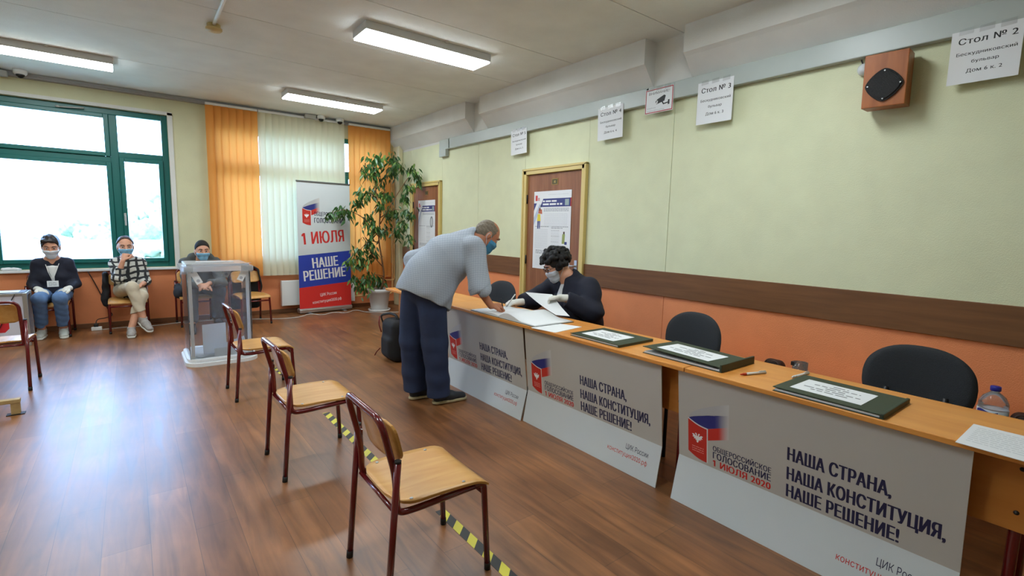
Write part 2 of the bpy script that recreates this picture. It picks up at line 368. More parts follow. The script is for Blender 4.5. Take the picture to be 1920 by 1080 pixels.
# ------------------------------------------------------------------ soft shapes: blended distance fields turned into one surface
def nv(v): return np.array(v, dtype=np.float32)
def unit(v):
    v = np.array(v, float); return v/np.linalg.norm(v)
class Soft:
    def __init__(s): s.ops = []; s.lo = np.full(3, 1e9); s.hi = np.full(3, -1e9)
    def _add(s, op, f, lo, hi, k):
        lo, hi = np.array(lo, float), np.array(hi, float)
        if op == 'u': s.lo = np.minimum(s.lo, lo); s.hi = np.maximum(s.hi, hi)
        s.ops.append((op, f, lo, hi, k)); return s
    def cap(s, a, b, ra, rb=None, k=.02, op='u'):
        rb = ra if rb is None else rb
        a_, b_ = nv(a), nv(b); ba = b_-a_; L2 = max(float(ba@ba), 1e-9)
        def f(x, y, z):
            px, py, pz = x-a_[0], y-a_[1], z-a_[2]
            t = np.clip((px*ba[0]+py*ba[1]+pz*ba[2])/L2, 0, 1)
            return np.sqrt((px-t*ba[0])**2+(py-t*ba[1])**2+(pz-t*ba[2])**2) - (ra+(rb-ra)*t)
        r = max(ra, rb); return s._add(op, f, np.minimum(a, b)-r, np.maximum(a, b)+r, k)
    def chain(s, pts, rads, k=.02):
        for i in range(len(pts)-1): s.cap(pts[i], pts[i+1], rads[i], rads[i+1], k)
        return s
    def ecap(s, a, b, side, ra, rb, k=.03, op='u'):
        """tapered capsule with oval section: ra=(half width along side, half depth)"""
        a_, b_ = nv(a), nv(b); ba = b_-a_; L = float(np.linalg.norm(ba)); t_ = ba/L
        sd = nv(side); sd = sd-t_*float(sd@t_); sd /= np.linalg.norm(sd); fd = np.cross(t_, sd)
        def f(x, y, z):
            px, py, pz = x-a_[0], y-a_[1], z-a_[2]
            h = px*t_[0]+py*t_[1]+pz*t_[2]; t = np.clip(h/L, 0, 1); e = h-t*L
            u = px*sd[0]+py*sd[1]+pz*sd[2]; v = px*fd[0]+py*fd[1]+pz*fd[2]
            rx = ra[0]+(rb[0]-ra[0])*t; ry = ra[1]+(rb[1]-ra[1])*t; rm = np.minimum(rx, ry)
            q = np.sqrt((u/rx)**2+(v/ry)**2+(e/rm)**2); return (q-1)*rm
        r = max(*ra, *rb); return s._add(op, f, np.minimum(a, b)-r, np.maximum(a, b)+r, k)
    def ell(s, c, rad, axes=None, k=.02, op='u'):
        c_ = nv(c); A = np.eye(3) if axes is None else np.array(axes, float); rad = np.array(rad, float); m = rad.min()
        def f(x, y, z):
            px, py, pz = x-c_[0], y-c_[1], z-c_[2]; q = 0; g = 0
            for i in range(3):
                w = px*A[i][0]+py*A[i][1]+pz*A[i][2]; q = q+(w/rad[i])**2; g = g+(w/rad[i]**2)**2
            q = np.sqrt(q); return q*(q-1)/np.maximum(np.sqrt(g), 1e-6)
        r = rad.max(); return s._add(op, f, np.array(c)-r, np.array(c)+r, k)
    def rbox(s, c, half, axes=None, r=.03, k=.02, op='u'):
        c_ = nv(c); A = np.eye(3) if axes is None else np.array(axes, float); h = np.array(half, float)-r
        def f(x, y, z):
            px, py, pz = x-c_[0], y-c_[1], z-c_[2]; qs = [np.abs(px*A[i][0]+py*A[i][1]+pz*A[i][2])-h[i] for i in range(3)]
            o = np.sqrt(sum(np.maximum(q, 0)**2 for q in qs)); return o+np.minimum(np.maximum(np.maximum(qs[0], qs[1]), qs[2]), 0)-r
        R = np.linalg.norm(half); return s._add(op, f, np.array(c)-R, np.array(c)+R, k)
    def cut(s, p, n, k=.004):
        """keep the side the normal points away from"""
        p_, n_ = nv(p), nv(unit(n))
        return s._add('i', lambda x, y, z: (x-p_[0])*n_[0]+(y-p_[1])*n_[1]+(z-p_[2])*n_[2], s.lo, s.hi, k)
    def warp(s, f): return s._add('n', f, s.lo, s.hi, 0)
    def mesh(s, name, res, mats, parent=None, post=None):
        lo = s.lo-3*res; hi = s.hi+3*res; n = np.ceil((hi-lo)/res).astype(int)+1
        ax = [(lo[i]+res*np.arange(n[i])).astype(np.float32) for i in range(3)]
        D = np.full(n, 1.0, np.float32)
        for op, f, l, h, k in s.ops:
            pad = k+3*res
            i0 = np.clip(np.floor((l-pad-lo)/res).astype(int), 0, n); i1 = np.clip(np.ceil((h+pad-lo)/res).astype(int)+1, 0, n)
            if op in 'in': i0, i1 = np.zeros(3, int), n
            if (i1 <= i0).any(): continue
            sl = tuple(slice(a, b) for a, b in zip(i0, i1))
            x, y, z = ax[0][sl[0]][:, None, None], ax[1][sl[1]][None, :, None], ax[2][sl[2]][None, None, :]
            d = f(x, y, z).astype(np.float32); E = D[sl]
            if op == 'u':
                w = np.clip(.5+.5*(E-d)/max(k, 1e-6), 0, 1); D[sl] = E*(1-w)+d*w-k*w*(1-w)
            elif op == 's':
                w = np.clip(.5-.5*(E+d)/max(k, 1e-6), 0, 1); D[sl] = E*(1-w)-d*w+k*w*(1-w)
            elif op == 'i': D[sl] = np.maximum(E, d)
            elif op == 'n': D[sl] = E+d
        V, F = nets(D)
        V = V*res+lo
        me = bpy.data.meshes.new(name); me.vertices.add(len(V)); me.vertices.foreach_set('co', V.astype(np.float32).ravel())
        me.loops.add(4*len(F)); me.loops.foreach_set('vertex_index', F.ravel().astype(np.int32))
        me.polygons.add(len(F)); me.polygons.foreach_set('loop_start', np.arange(0, 4*len(F), 4, dtype=np.int32))
        me.update(calc_edges=True); me.validate()
        for mm in (mats if isinstance(mats, (list, tuple)) else [mats]): me.materials.append(mm)
        me.shade_smooth()
        if post is not None:
            c = V[F].mean(1); me.polygons.foreach_set('material_index', post(c[:, 0], c[:, 1], c[:, 2]).astype(np.int32))
        return link(bpy.data.objects.new(name, me), parent)
def nets(D):
    S_ = D < 0; c = [(i, j, k) for i in (0, 1) for j in (0, 1) for k in (0, 1)]
    sh = [d-1 for d in D.shape]
    v = lambda A, o: A[o[0]:o[0]+sh[0], o[1]:o[1]+sh[1], o[2]:o[2]+sh[2]]
    cnt = sum(v(S_, o).astype(np.int8) for o in c); act = (cnt > 0) & (cnt < 8)
    idx = np.argwhere(act); ids = np.full(sh, -1, np.int64); ids[act] = np.arange(len(idx))
    acc = np.zeros((len(idx), 3)); num = np.zeros(len(idx))
    val = {o: D[idx[:, 0]+o[0], idx[:, 1]+o[1], idx[:, 2]+o[2]] for o in c}
    for a in c:
        for d in range(3):
            if a[d]: continue
            b = list(a); b[d] = 1; b = tuple(b); va, vb = val[a], val[b]; m = (va < 0) != (vb < 0)
            t = va[m]/(va[m]-vb[m]); p = np.repeat(np.array([a], float), m.sum(), 0); p[:, d] += t; acc[m] += p; num[m] += 1
    V = idx+acc/num[:, None]; Fs = []
    for d in range(3):
        e, g = (d+1) % 3, (d+2) % 3
        A = np.moveaxis(S_, (d, e, g), (0, 1, 2)); I = np.moveaxis(ids, (d, e, g), (0, 1, 2))
        a, b = A[:-1, 1:-1, 1:-1], A[1:, 1:-1, 1:-1]
        for cond, rev in ((a & ~b, False), (~a & b, True)):
            q = np.argwhere(cond); i, j, k = q[:, 0], q[:, 1]+1, q[:, 2]+1
            f = np.stack([I[i, j-1, k-1], I[i, j, k-1], I[i, j, k], I[i, j-1, k]], 1); Fs.append(f[:, ::-1] if rev else f)
    return V, np.concatenate(Fs)
# ------------------------------------------------------------------ the room
XL, XR, YF, YB, ZC = -4.4, 3.72, -2.6, 8.15, 3.01
M_floor = floor_mat()
M_ceil = mat('ceiling_plaster', srgb(230, 234, 230), .85, var=.05, vscale=3, bump=.35, bscale=180)
M_yellow = mat('yellow_textured_wallpaper', srgb(216, 219, 184), .7, var=.03, vscale=6, bump=.2, bscale=160)
M_yellowb = mat('yellow_painted_plaster', srgb(204, 202, 166), .7, var=.04, vscale=4, bump=.2, bscale=120)
M_orange = mat('orange_painted_dado', srgb(230, 142, 92), .65, var=.04, vscale=6, bump=.3, bscale=160)
M_offwhite = mat('offwhite_plaster', srgb(214, 213, 208), .75, var=.04, vscale=4, bump=.2, bscale=140)
M_whitepaint = mat('white_gloss_paint', srgb(225, 226, 224), .35)
M_rail = wood_mat('brown_rail_laminate', srgb(104, 66, 34), srgb(122, 80, 44), 2.0, (14, 1, 14), .6)
M_green = mat('green_window_paint', srgb(14, 98, 92), .35)
M_skirt = mat('brown_skirting', srgb(120, 76, 44), .5)
M_glass = clear_mat('window_glass', (.97, .99, 1.0))
M_alu = mat('brushed_aluminium', srgb(190, 192, 194), .35, .9)
M_black = mat('black_plastic', srgb(22, 22, 24), .45)
M_greyplastic = mat('grey_plastic', srgb(172, 172, 168), .45)

bm = bmesh.new(); box(bm, XL, XR+.2, YF, YB+.35, -.1, 0); struct(obj('floor', bm, M_floor))
bm = bmesh.new(); box(bm, XL, XR, YF, YB, ZC+.014, ZC+.15)
ys = [YF, -.6, .45, 1.5, 2.57, 3.72, 4.65, 5.58, 6.68, YB]
for a, b in zip(ys, ys[1:]): box(bm, XL, XR, a+.004, b-.004, ZC, ZC+.02)
struct(obj('ceiling', bm, M_ceil))
bm = bmesh.new(); box(bm, XL-.2, XL, YF, YB, 0, ZC+.1, 0); struct(obj('wall_left', bm, M_yellow))
bm = bmesh.new(); box(bm, XL, XR, YF-.2, YF, 0, ZC+.1, 0); struct(obj('wall_front', bm, M_yellow))

# back wall with two window openings
OP = ((-1.31, .475), (.93, 3.5)); Z0, Z1 = .755, 2.755
bm = bmesh.new()
box(bm, XL, XR+.2, YB, YB+.35, 0, .73, 1)
box(bm, XL, XR+.2, YB, YB+.35, .73, Z0, 0); box(bm, XL, XR+.2, YB, YB+.35, Z1, ZC+.1, 0)
xs = [XL, OP[0][0], OP[0][1], OP[1][0], OP[1][1], XR+.2]
for a, b in ((0, 1), (2, 3), (4, 5)): box(bm, xs[a], xs[b], YB, YB+.35, Z0, Z1, 0)
struct(obj('wall_back', bm, [M_yellowb, M_orange]))
bm = bmesh.new(); box(bm, XL, XR, YB-.02, YB, 0, .06, 0, .004); struct(obj('baseboard_back', bm, M_skirt))

def window(name, x0, x1, mx, zt, panes, yf=YB+.07):
    r = struct(thing(name, 'x', 'window', (x0, yf, Z0))); del r['label']; del r['category']
    fr = bmesh.new(); w = .07; d0, d1 = yf, yf+.07
    def fb(a, b, c, d, y0=d0, y1=d1): box(fr, a, b, y0, y1, c, d, 0, .006)
    fb(x0, x0+w, Z0, Z1); fb(x1-w, x1, Z0, Z1); fb(x0+w, x1-w, Z0, Z0+w); fb(x0+w, x1-w, Z1-w, Z1); fb(mx-w*.6, mx+w*.6, Z0+w, Z1-w, d0-.004, d1+.004)
    cells = []
    for (a, b, zt0) in panes: fb(max(a, x0+w), min(b, x1-w), zt0-.035, zt0+.035, d0+.002, d1-.002)
    obj('window_frame', fr, M_green, r)
    for (a, b, c, d, sash) in [q for q in cells_for(x0, x1, mx, w, panes)]:
        if sash:
            sb = bmesh.new(); s = .05
            for q in ((a, a+s, c, d), (b-s, b, c, d), (a+s, b-s, c, c+s), (a+s, b-s, d-s, d)): box(sb, q[0], q[1], d0-.025, d0+.03, q[2], q[3], 0, .006)
            so = obj('sash', sb, M_green, r); a, b, c, d = a+s, b-s, c+s, d-s
        else: so = r
        pb = bmesh.new(); box(pb, a-.01, b+.01, yf+.03, yf+.036, c-.01, d+.01); obj('pane', pb, M_glass, so)
        if sash == 2:
            hb = bmesh.new(); hx = a-.028 if sash == 2 else b+.02
            box(hb, hx-.012, hx+.012, d0-.035, d0-.022, 1.36, 1.46, 0, .003); box(hb, hx-.01, hx+.01, d0-.062, d0-.045, 1.30, 1.43, 0, .006); box(hb, hx-.008, hx+.008, d0-.05, d0-.03, 1.40, 1.42)
            obj('window_handle', hb, M_greyplastic, so)
    return r
def cells_for(x0, x1, mx, w, panes):
    out = []
    for (a, b, zt) in panes:
        l = x0+w if abs(a-x0) < .1 else mx+w*.6; rr = x1-w if abs(b-x1) < .1 else mx-w*.6
        left = abs(a-x0) < .1
        out.append((l, rr, zt+.035, Z1-w, 1 if left else 0)); out.append((l, rr, Z0+w, zt-.035, 1 if left else 2))
    return out
window('window_1', -1.31, .475, -.095, 0, [(-1.31, -.095, 2.13), (-.095, .475, 2.2)])
window('window_2', .93, 3.5, 2.80, 0, [(.93, 2.80, 2.15), (2.80, 3.5, 2.2)])
# white reveals and sill of the open window
bm = bmesh.new()
box(bm, .475, .53, YB-.012, YB+.002, Z0, Z1+.03); box(bm, -1.36, .53, YB-.012, YB+.002, Z1, Z1+.04)
struct(obj('trim_1', bm, M_offwhite))
bm = bmesh.new(); box(bm, -1.5, .56, YB-.05, YB+.08, .722, .752, 0, .006); struct(obj('trim_2', bm, M_whitepaint))
# latch stay on the frame head
bm = bmesh.new(); tube(bm, [(-.60, 8.19, 2.70), (-.36, 8.17, 2.715)], .008, 8); lathe(bm, [(0, 0), (.02, .004), (.02, .02), (0, .026)], (-.60, 8.19, 2.69), 12)
tag(obj('window_stay', bm, M_greyplastic), 'small pale metal stay on the green head of the open window', 'window fitting')

# right wall: yellow over orange, brown rail between, panel joints
bm = bmesh.new()
box(bm, XR+.012, XR+.2, YF, YB, 0, ZC+.1, 2)
DOORS = ((3.60, 4.615), (6.575, 7.56)); ZD = 2.058
segs = [(YF, 2.62), (2.62, DOORS[0][0]), (DOORS[0][1], 5.605), (5.605, DOORS[1][0]), (DOORS[1][1], YB)]
for a, b in segs:
    box(bm, XR, XR+.02, a+.0025, b-.0025, 0, .92, 1); box(bm, XR, XR+.02, a+.0025, b-.0025, .92, 2.6, 0)
for a, b in DOORS: box(bm, XR, XR+.02, a, b, ZD, 2.6, 0)
box(bm, XR, XR+.02, YF, YB, 2.6, ZC, 3)
M_joint = mat('panel_joint', srgb(186, 178, 134), .8)
struct(obj('wall_right', bm, [M_yellow, M_orange, M_joint, M_offwhite]))
k = 3
for a, b in ((YF, 3.60), (4.615, 6.575), (7.56, YB)):
    bm = bmesh.new(); box(bm, XR-.018, XR+.001, a, b, .815, 1.032, 0, .003); struct(obj('trim_%d' % k, bm, M_rail)); k += 1
bm = bmesh.new(); box(bm, XR-.02, XR, YF, 3.6, 0, .06); box(bm, XR-.02, XR, 4.615, 6.575, 0, .06); box(bm, XR-.02, XR, 7.56, YB, 0, .06); struct(obj('baseboard_right', bm, M_skirt))

# boxed concrete beams above the right wall, with sloping undersides
def beam(y0, y1, name):
    bm = bmesh.new()
    prof = [(3.572, ZC), (3.572, 2.80), (3.60, 2.775), (XR, 2.63), (XR, ZC)]
    a = [bm.verts.new((x, y0, z)) for x, z in prof]; b = [bm.verts.new((x, y1, z)) for x, z in prof]
    bm.faces.new(a); bm.faces.new(b[::-1])
    for i in range(5): bm.faces.new((a[i], a[(i+1) % 5], b[(i+1) % 5], b[i]))
    struct(obj(name, bm, M_offwhite))
beam(5.72, YB, 'trim_6'); beam(2.85, 5.39, 'trim_7'); beam(YF, 2.47, 'trim_8')
# white riser column in the corner
bm = bmesh.new(); box(bm, 3.645, XR, 7.90, YB, 0, 2.70, 0, .012); struct(obj('trim_9', bm, mat('pale_column_paint', srgb(214, 206, 170), .6)))

# doors in the right wall
M_door = wood_mat('brown_door_veneer', srgb(128, 78, 44), srgb(156, 100, 60), 1.6, (10, 10, 1), .5, 0)
M_doorframe = mat('cream_yellow_door_paint', srgb(214, 190, 118), .4)
M_brass = mat('dull_brass', srgb(150, 120, 60), .4, .8)
def door(name, y0, y1, plate):
    r = struct(thing(name, 'x', 'door', (XR, (y0+y1)/2, 0))); del r['label']; del r['category']
    w = .062
    bm = bmesh.new()
    for a, b, c, d in ((y0, y0+w, 0, ZD), (y1-w, y1, 0, ZD), (y0, y1, ZD-w, ZD)):
        box(bm, XR-.035, XR+.02, a, b, c, d, 0, .006)
    box(bm, XR-.045, XR, y0-.006, y0+.018, 0, ZD, 0, .004); box(bm, XR-.045, XR, y1-.018, y1+.006, 0, ZD, 0, .004); box(bm, XR-.045, XR, y0-.006, y1+.006, ZD-.018, ZD+.006, 0, .004)
    obj('door_frame', bm, M_doorframe, r)
    bm = bmesh.new(); box(bm, XR-.006, XR+.014, y0+w+.003, y1-w-.003, .008, ZD-w-.004, 0, .002); lf = obj('door_leaf', bm, M_door, r)
    for z in (.32, 1.02, 1.72):
        bm = bmesh.new(); tube(bm, [(XR-.014, y1-w-.004, z-.05), (XR-.014, y1-w-.004, z+.05)], .009, 10); obj('hinge', bm, M_black, lf)
    bm = bmesh.new(); yc = y0+w+.06; tube(bm, smooth_path([(XR-.006, yc, 1.0), (XR-.05, yc, 1.0), (XR-.05, yc+.11, 1.0)], .02), .009, 8); box(bm, XR-.012, XR-.005, yc-.02, yc+.02, .92, 1.06, 0, .002); obj('door_handle', bm, M_alu, lf)
    bm = bmesh.new(); ym = (y0+y1)/2-.02; box(bm, XR-.010, XR-.005, ym-.05, ym+.05, 1.862, 1.932, 0, .002)
    pl = obj('number_plate', bm, M_brass, lf)
    bm = bmesh.new(); O = Vector((XR-.010, ym+.04, 1.872)); patch(bm, O, -VY, VZ, -VX, [(0, 0), (.08, 0), (.08, .05), (0, .05)], srgb(70, 62, 24), .0008)
    if plate: lines(bm, None, O, -VY, VZ, -VX, [(plate, .04, .012, .026, None, 'c', srgb(196, 170, 90), .02)], .0014)
    obj_print('plate_face', bm, pl)
    return r
door('door_1', *DOORS[0], '302'); door('door_2', *DOORS[1], None)

# outside the windows
M_grass = mat('pale_ground', srgb(170, 186, 160), .9, var=.2, vscale=.8)
bm = bmesh.new(); box(bm, -60, 70, YB+1.2, 90, -1.4, -1.2); struct(obj('ground', bm, M_grass))
# ------------------------------------------------------------------ ceiling lamps
M_lamp = emis('lamp_light', LAMP_COLOR, LAMP_STRENGTH)
M_lampbody = mat('lamp_housing_white', srgb(196, 196, 194), .4)
def lamp(x, y, label):
    r = thing('ceiling_lamp', label, 'lamp', (x, y, ZC), 'long ceiling lamps')
    bm = bmesh.new(); box(bm, x-.61, x+.61, y-.15, y+.15, 2.943, ZC, 0, .004); obj('housing', bm, M_lampbody, r)
    bm = bmesh.new(); box(bm, x-.602, x+.602, y-.142, y+.142, 2.930, 2.944, 0, .003); obj('diffuser', bm, M_lamp, r)
    bm = bmesh.new(); lathe(bm, [(0, 0), (.014, 0), (.018, .012), (0, .012)], (x+.12, y-.165, ZC-.012), 12); obj('sensor', bm, M_whitepaint, r)
    return r
lamp(2.2, 4.2, 'long lit ceiling lamp nearest to the camera, in front of the right wall beams')
lamp(2.22, 6.78, 'long lit ceiling lamp above the white blind and roll-up banner')
lamp(-.65, 6.83, 'long lit ceiling lamp above the open green window, at the left edge')
lamp(-.65, 1.6, 'long ceiling lamp added beside the camera as fill, out of view')  # unseen fill lamp, added to brighten the foreground
lamp(2.2, 1.6, 'long ceiling lamp of the right row above the nearest tables, out of view')
lamp(-3.2, 4.2, 'long ceiling lamp added by the left wall as fill, out of view')  # unseen fill lamp, added to lift the ceiling and overall room light
lamp(-.65, 4.2, 'long lit ceiling lamp of the left row, out of view above the left edge')
# conduit with a round junction box
r = thing('ceiling_junction_box', 'small beige round junction box on the ceiling at the end of a white conduit', 'junction box', (.65, 4.99, ZC))
bm = bmesh.new(); lathe(bm, [(0, 0), (.055, 0), (.062, .008), (.062, .02), (.05, .024), (.05, .05), (.042, .055), (0, .055)], (.65, 4.99, ZC-.055), 24); obj('box', bm, mat('aged_beige_plastic', srgb(198, 176, 120), .5), r)
bm = bmesh.new(); tube(bm, [(.648, 4.94, ZC-.012), (.63, 2.2, ZC-.012)], .014, 10); obj('conduit', bm, M_whitepaint, r)
# dome cameras and the channel along the top of the back wall
bm = bmesh.new(); box(bm, -1.9, 3.57, YB-.075, YB, 2.955, 3.008, 0, .004); box(bm, -1.9, 3.57, YB-.085, YB-.07, 2.975, 2.985)
tag(obj('curtain_rail', bm, mat('grey_rail_paint', srgb(150, 148, 146), .45)), 'long grey curtain rail along the top of the window wall', 'curtain rail')
M_dome = mat('dark_dome', srgb(20, 22, 26), .12)
for x, lab in ((-.873, 'small dome camera above the open green window'), (2.406, 'dome camera above the white blind, the left one of the pair'), (2.69, 'dome camera beside the right orange blind, the right one of the pair')):
    r = thing('dome_camera', lab, 'camera', (x, 7.965, 3.0), 'dome cameras above the windows')
    bm = bmesh.new(); lathe(bm, [(0, 0), (.05, 0), (.06, .015), (.06, .05), (0, .05)], (x, 7.965, ZC-.05), 20); obj('base', bm, M_whitepaint, r)
    bm = bmesh.new(); lathe(bm, [(.0, -.04), (.02, -.036), (.034, -.022), (.04, 0), (0, 0)], (x, 7.965, ZC-.048), 20); obj('dome', bm, M_dome, r)
bm = bmesh.new(); box(bm, 2.17, 2.33, 7.95, 8.005, 2.945, 3.005, 0, .006); tag(obj('junction_box', bm, M_greyplastic), 'grey flat junction box on the curtain rail, left of the paired dome cameras', 'junction box')
bm = bmesh.new(); box(bm, -1.16, -.985, 7.99, 8.06, 2.925, 2.99, 0, .006); tag(obj('junction_box', bm, M_greyplastic), 'grey junction box on the curtain rail at the left edge', 'junction box')

# ------------------------------------------------------------------ vertical blinds
M_bo = cloth_translucent('orange_blind_fabric', srgb(236, 160, 84), .30)
M_bw = cloth_translucent('white_blind_fabric', srgb(218, 212, 184), .17)
def blind(x0, x1, zb, m, label, skew=.35, gap=None):
    r = thing('vertical_blind', label, 'blind', ((x0+x1)/2, 8.04, 2.95), 'vertical blinds')
    bm = bmesh.new(); n = max(1, round((x1-x0)/.085)); p = (x1-x0)/n; rnd = random.Random(int(x0*100))
    for i in range(n):
        c = x0+p*(i+.5)
        if gap and gap[0] < c < gap[1]: continue
        a = skew+rnd.uniform(-.06, .06); hw = .0485
        st = []
        for z in (2.95, 2.2, 1.4, zb):
            row = []
            for u in (-1, -.5, 0, .5, 1):
                dx = hw*u*math.cos(a); dy = hw*u*math.sin(a)-.006*(1-u*u)
                row.append(bm.verts.new((c+dx, 8.04+dy, z)))
            st.append(row)
        for q, w in zip(st, st[1:]):
            for k in range(4): f = bm.faces.new((q[k], q[k+1], w[k+1], w[k])); f.smooth = True
    obj('slats', bm, m, r)
    bm = bmesh.new(); box(bm, x0, x1, 8.015, 8.065, 2.945, 2.975, 0, .004); obj('headrail', bm, M_whitepaint, r)
    bm = bmesh.new(); tube(bm, [(x0+.02, 8.04, zb+.012), (x1-.02, 8.04, zb+.012)], .003, 6); obj('bottom_chain', bm, M_whitepaint, r)
    return r
blind(.90, 1.535, .60, M_bo, 'bright orange vertical blind left of the white blind', -.30)
blind(1.545, 2.775, .595, M_bw, 'white translucent vertical blind behind the roll-up banner', -.28)
blind(2.85, 3.545, .50, M_bo, 'orange vertical blind in the corner behind the tall potted plant', -.30)

# ------------------------------------------------------------------ cable duct, wall signs, loudspeaker
M_duct = mat('grey_cable_duct', srgb(176, 184, 180), .38, var=.03, vscale=5)
r = thing('cable_duct', 'long pale grey cable duct running along the top of the right wall', 'cable duct', (XR, 2.5, 2.55))
bm = bmesh.new(); box(bm, XR-.057, XR-.002, YF+.002, 6.57, 2.485, 2.625, 0, .006)
for y in (2.87, 6.29): box(bm, XR-.057, XR, y-.01, y+.01, 2.484, 2.626)
obj('channel', bm, M_duct, r)
bm = bmesh.new(); box(bm, XR-.06, XR, 6.38, 6.57, 2.39, 2.49, 0, .006); obj('end_box', bm, M_duct, r)

M_paper = mat('white_paper', srgb(226, 228, 230), .7)
M_tape = clear_mat('sticky_tape', (.98, .98, .98), haze=.06, rough=.3)
def sheet_sign(name, label, y0, y1, z0, z1, tilt, draw, group=None, bend=.03, m=None):
    """paper taped to the duct, hanging a little off the wall; y0 is the left edge seen from the room"""
    r = thing(name, label, 'sign', (XR-.06, (y0+y1)/2, z1), group)
    w, h = y0-y1, z1-z0
    U = (-VY*math.cos(tilt)+VZ*math.sin(tilt)).normalized(); N0 = -VX; V = N0.cross(U).normalized()
    if V.z < 0: V = -V
    O = Vector((XR-.062, y0, z0))
    bm = bmesh.new(); prism(bm, [(0, 0), (w, 0), (w, h), (0, h)], O, U, V, VX, .0015); p = obj('sheet', bm, m or M_paper, r)
    bm = bmesh.new(); draw(bm, O, U, V, -VX, w, h); obj_print('printing', bm, p)
    bm = bmesh.new()
    for u in (.06, w*.5, w-.06): prism(bm, [(u-.03, h-.022), (u+.03, h-.018), (u+.03, h+.016), (u-.03, h+.012)], O-VX*.0012, U, V, -VX, .0004)
    obj('tape', bm, M_tape, r)
    return r
def table_sign(n):
    def d(bm, O, U, V, N, w, h):
        lines(bm, None, O, U, V, N, [('Стол № %d' % n, w*.52, h*.745, h*.115, w*.82, 'c', BLACK, .018), ('Бескудниковский', w*.52, h*.53, h*.062, w*.84, 'c', BLACK, .014),
              ('бульвар', w*.52, h*.375, h*.06, w*.38, 'c', BLACK, .014), ('Дом 6 к. %d' % n, w*.52, h*.20, h*.068, w*.50, 'c', BLACK, .014)])
    return d
sheet_sign('paper_sign', 'large white paper sign Стол № 2 at the right edge, beside the loudspeaker', .82, .535, 2.222, 2.50, .0, table_sign(2), 'numbered table signs')
sheet_sign('paper_sign', 'white paper sign Стол № 3 between the camera warning sign and the loudspeaker', 2.372, 2.075, 2.235, 2.555, .0, table_sign(3), 'numbered table signs')
sheet_sign('paper_sign', 'white paper sign Стол № 4 left of the camera warning sign', 3.435, 3.125, 2.238, 2.54, .02, table_sign(4), 'numbered table signs')
sheet_sign('paper_sign', 'white paper sign Стол № 5 at the far end, above the near brown door', 4.82, 4.525, 2.238, 2.52, .03, table_sign(5), 'numbered table signs')
def cam_sign(bm, O, U, V, N, w, h):
    f = .012; c = srgb(170, 50, 50)
    patch(bm, O, U, V, N, [(.004, .004), (w-.004, .004), (w-.004, h-.004), (.004, h-.004)], c, .0006)
    patch(bm, O, U, V, N, [(f, f), (w-f, f), (w-f, h-f), (f, h-f)], srgb(224, 226, 228), .0010)
    lines(bm, None, O, U, V, N, [('ВНИМАНИЕ!', w*.5, h*.76, h*.10, w*.74, 'c', BLACK, .012), ('ведётся', .025, h*.2, h*.05, w*.3, 'l', GREY, .004), ('видеонаблюдение', .025, h*.09, h*.05, w*.62, 'l', GREY, .004)], .0016)
    k = w
    patch(bm, O, U, V, N, [(.42*k, (.34*.80-.03)*k), (.70*k, (.42*.80-.03)*k), (.74*k, (.60*.80-.03)*k), (.68*k, (.64*.80-.03)*k), (.44*k, (.52*.80-.03)*k), (.38*k, (.44*.80-.03)*k)], BLACK, .0014)
    patch(bm, O, U, V, N, [(.40*k, (.37*.80-.03)*k), (.45*k, (.36*.80-.03)*k), (.47*k, (.46*.80-.03)*k), (.43*k, (.48*.80-.03)*k)], srgb(224, 226, 228), .0018)
    patch(bm, O, U, V, N, [(.60*k, (.40*.80-.03)*k), (.64*k, (.41*.80-.03)*k), (.68*k, (.34*.80-.03)*k), (.82*k, (.36*.80-.03)*k), (.82*k, (.32*.80-.03)*k), (.66*k, (.29*.80-.03)*k)], BLACK, .0014)
    patch(bm, O, U, V, N, [(.82*k, (.26*.80-.03)*k), (.88*k, (.27*.80-.03)*k), (.88*k, (.44*.80-.03)*k), (.82*k, (.43*.80-.03)*k)], BLACK, .0014)
sheet_sign('warning_sign', 'small red-framed white sign with a black camera picture and ВНИМАНИЕ!', 2.885, 2.60, 2.398, 2.603, .0, cam_sign, None)

r = thing('loudspeaker', 'brown wooden wall loudspeaker with a black grille, under the cable duct', 'loudspeaker', (XR, 1.09, 2.13))
M_spk = wood_mat('orange_brown_veneer', srgb(150, 84, 40), srgb(172, 100, 50), 2.0, (10, 10, 1), .4)
RS = Matrix.Translation((XR-.11, 1.085, 2.295)) @ Matrix.Rotation(.10, 4, 'Z') @ Matrix.Rotation(-.06, 4, 'Y')
bm = bmesh.new(); box(bm, -.075, .075, -.105, .105, -.15, .15, 0, .004, RS); obj('cabinet', bm, M_spk, r)
gp = []
for k in range(48):
    a = 2*math.pi*k/48; d = .092/(abs(math.cos(a))**1.45+abs(math.sin(a))**1.45)**(1/1.45); gp.append((d*math.cos(a), d*math.sin(a)*1.0))
R3 = RS.to_3x3(); Uo, Vo, No = R3 @ -VY, R3 @ VZ, R3 @ -VX; Oo = RS @ Vector((-.075, 0, -.03))
bm = bmesh.new(); prism(bm, gp, Oo, Uo, Vo, No, .010); prism(bm, [(a*.86, b*.86) for a, b in gp], Oo+No*.010, Uo, Vo, No, .006); g = obj('grille', bm, mat('black_grille', srgb(18, 18, 20), .4, bump=.6, bscale=300), r)
for u, v in ((.078, 0), (-.078, 0), (0, .078), (0, -.078)):
    bm = bmesh.new(); prism(bm, [(u+.004*math.cos(k), v+.004*math.sin(k)) for k in np.linspace(0, 2*math.pi, 10)[:-1]], Oo+No*.010, Uo, Vo, No, .008); obj('screw', bm, M_alu, g)
bm = bmesh.new(); tube(bm, [(XR-.11, 1.07, 2.44), (XR-.09, 1.07, 2.465), (XR-.03, 1.07, 2.468), (XR, 1.07, 2.46)], .006, 8); obj('bracket', bm, M_black, r)
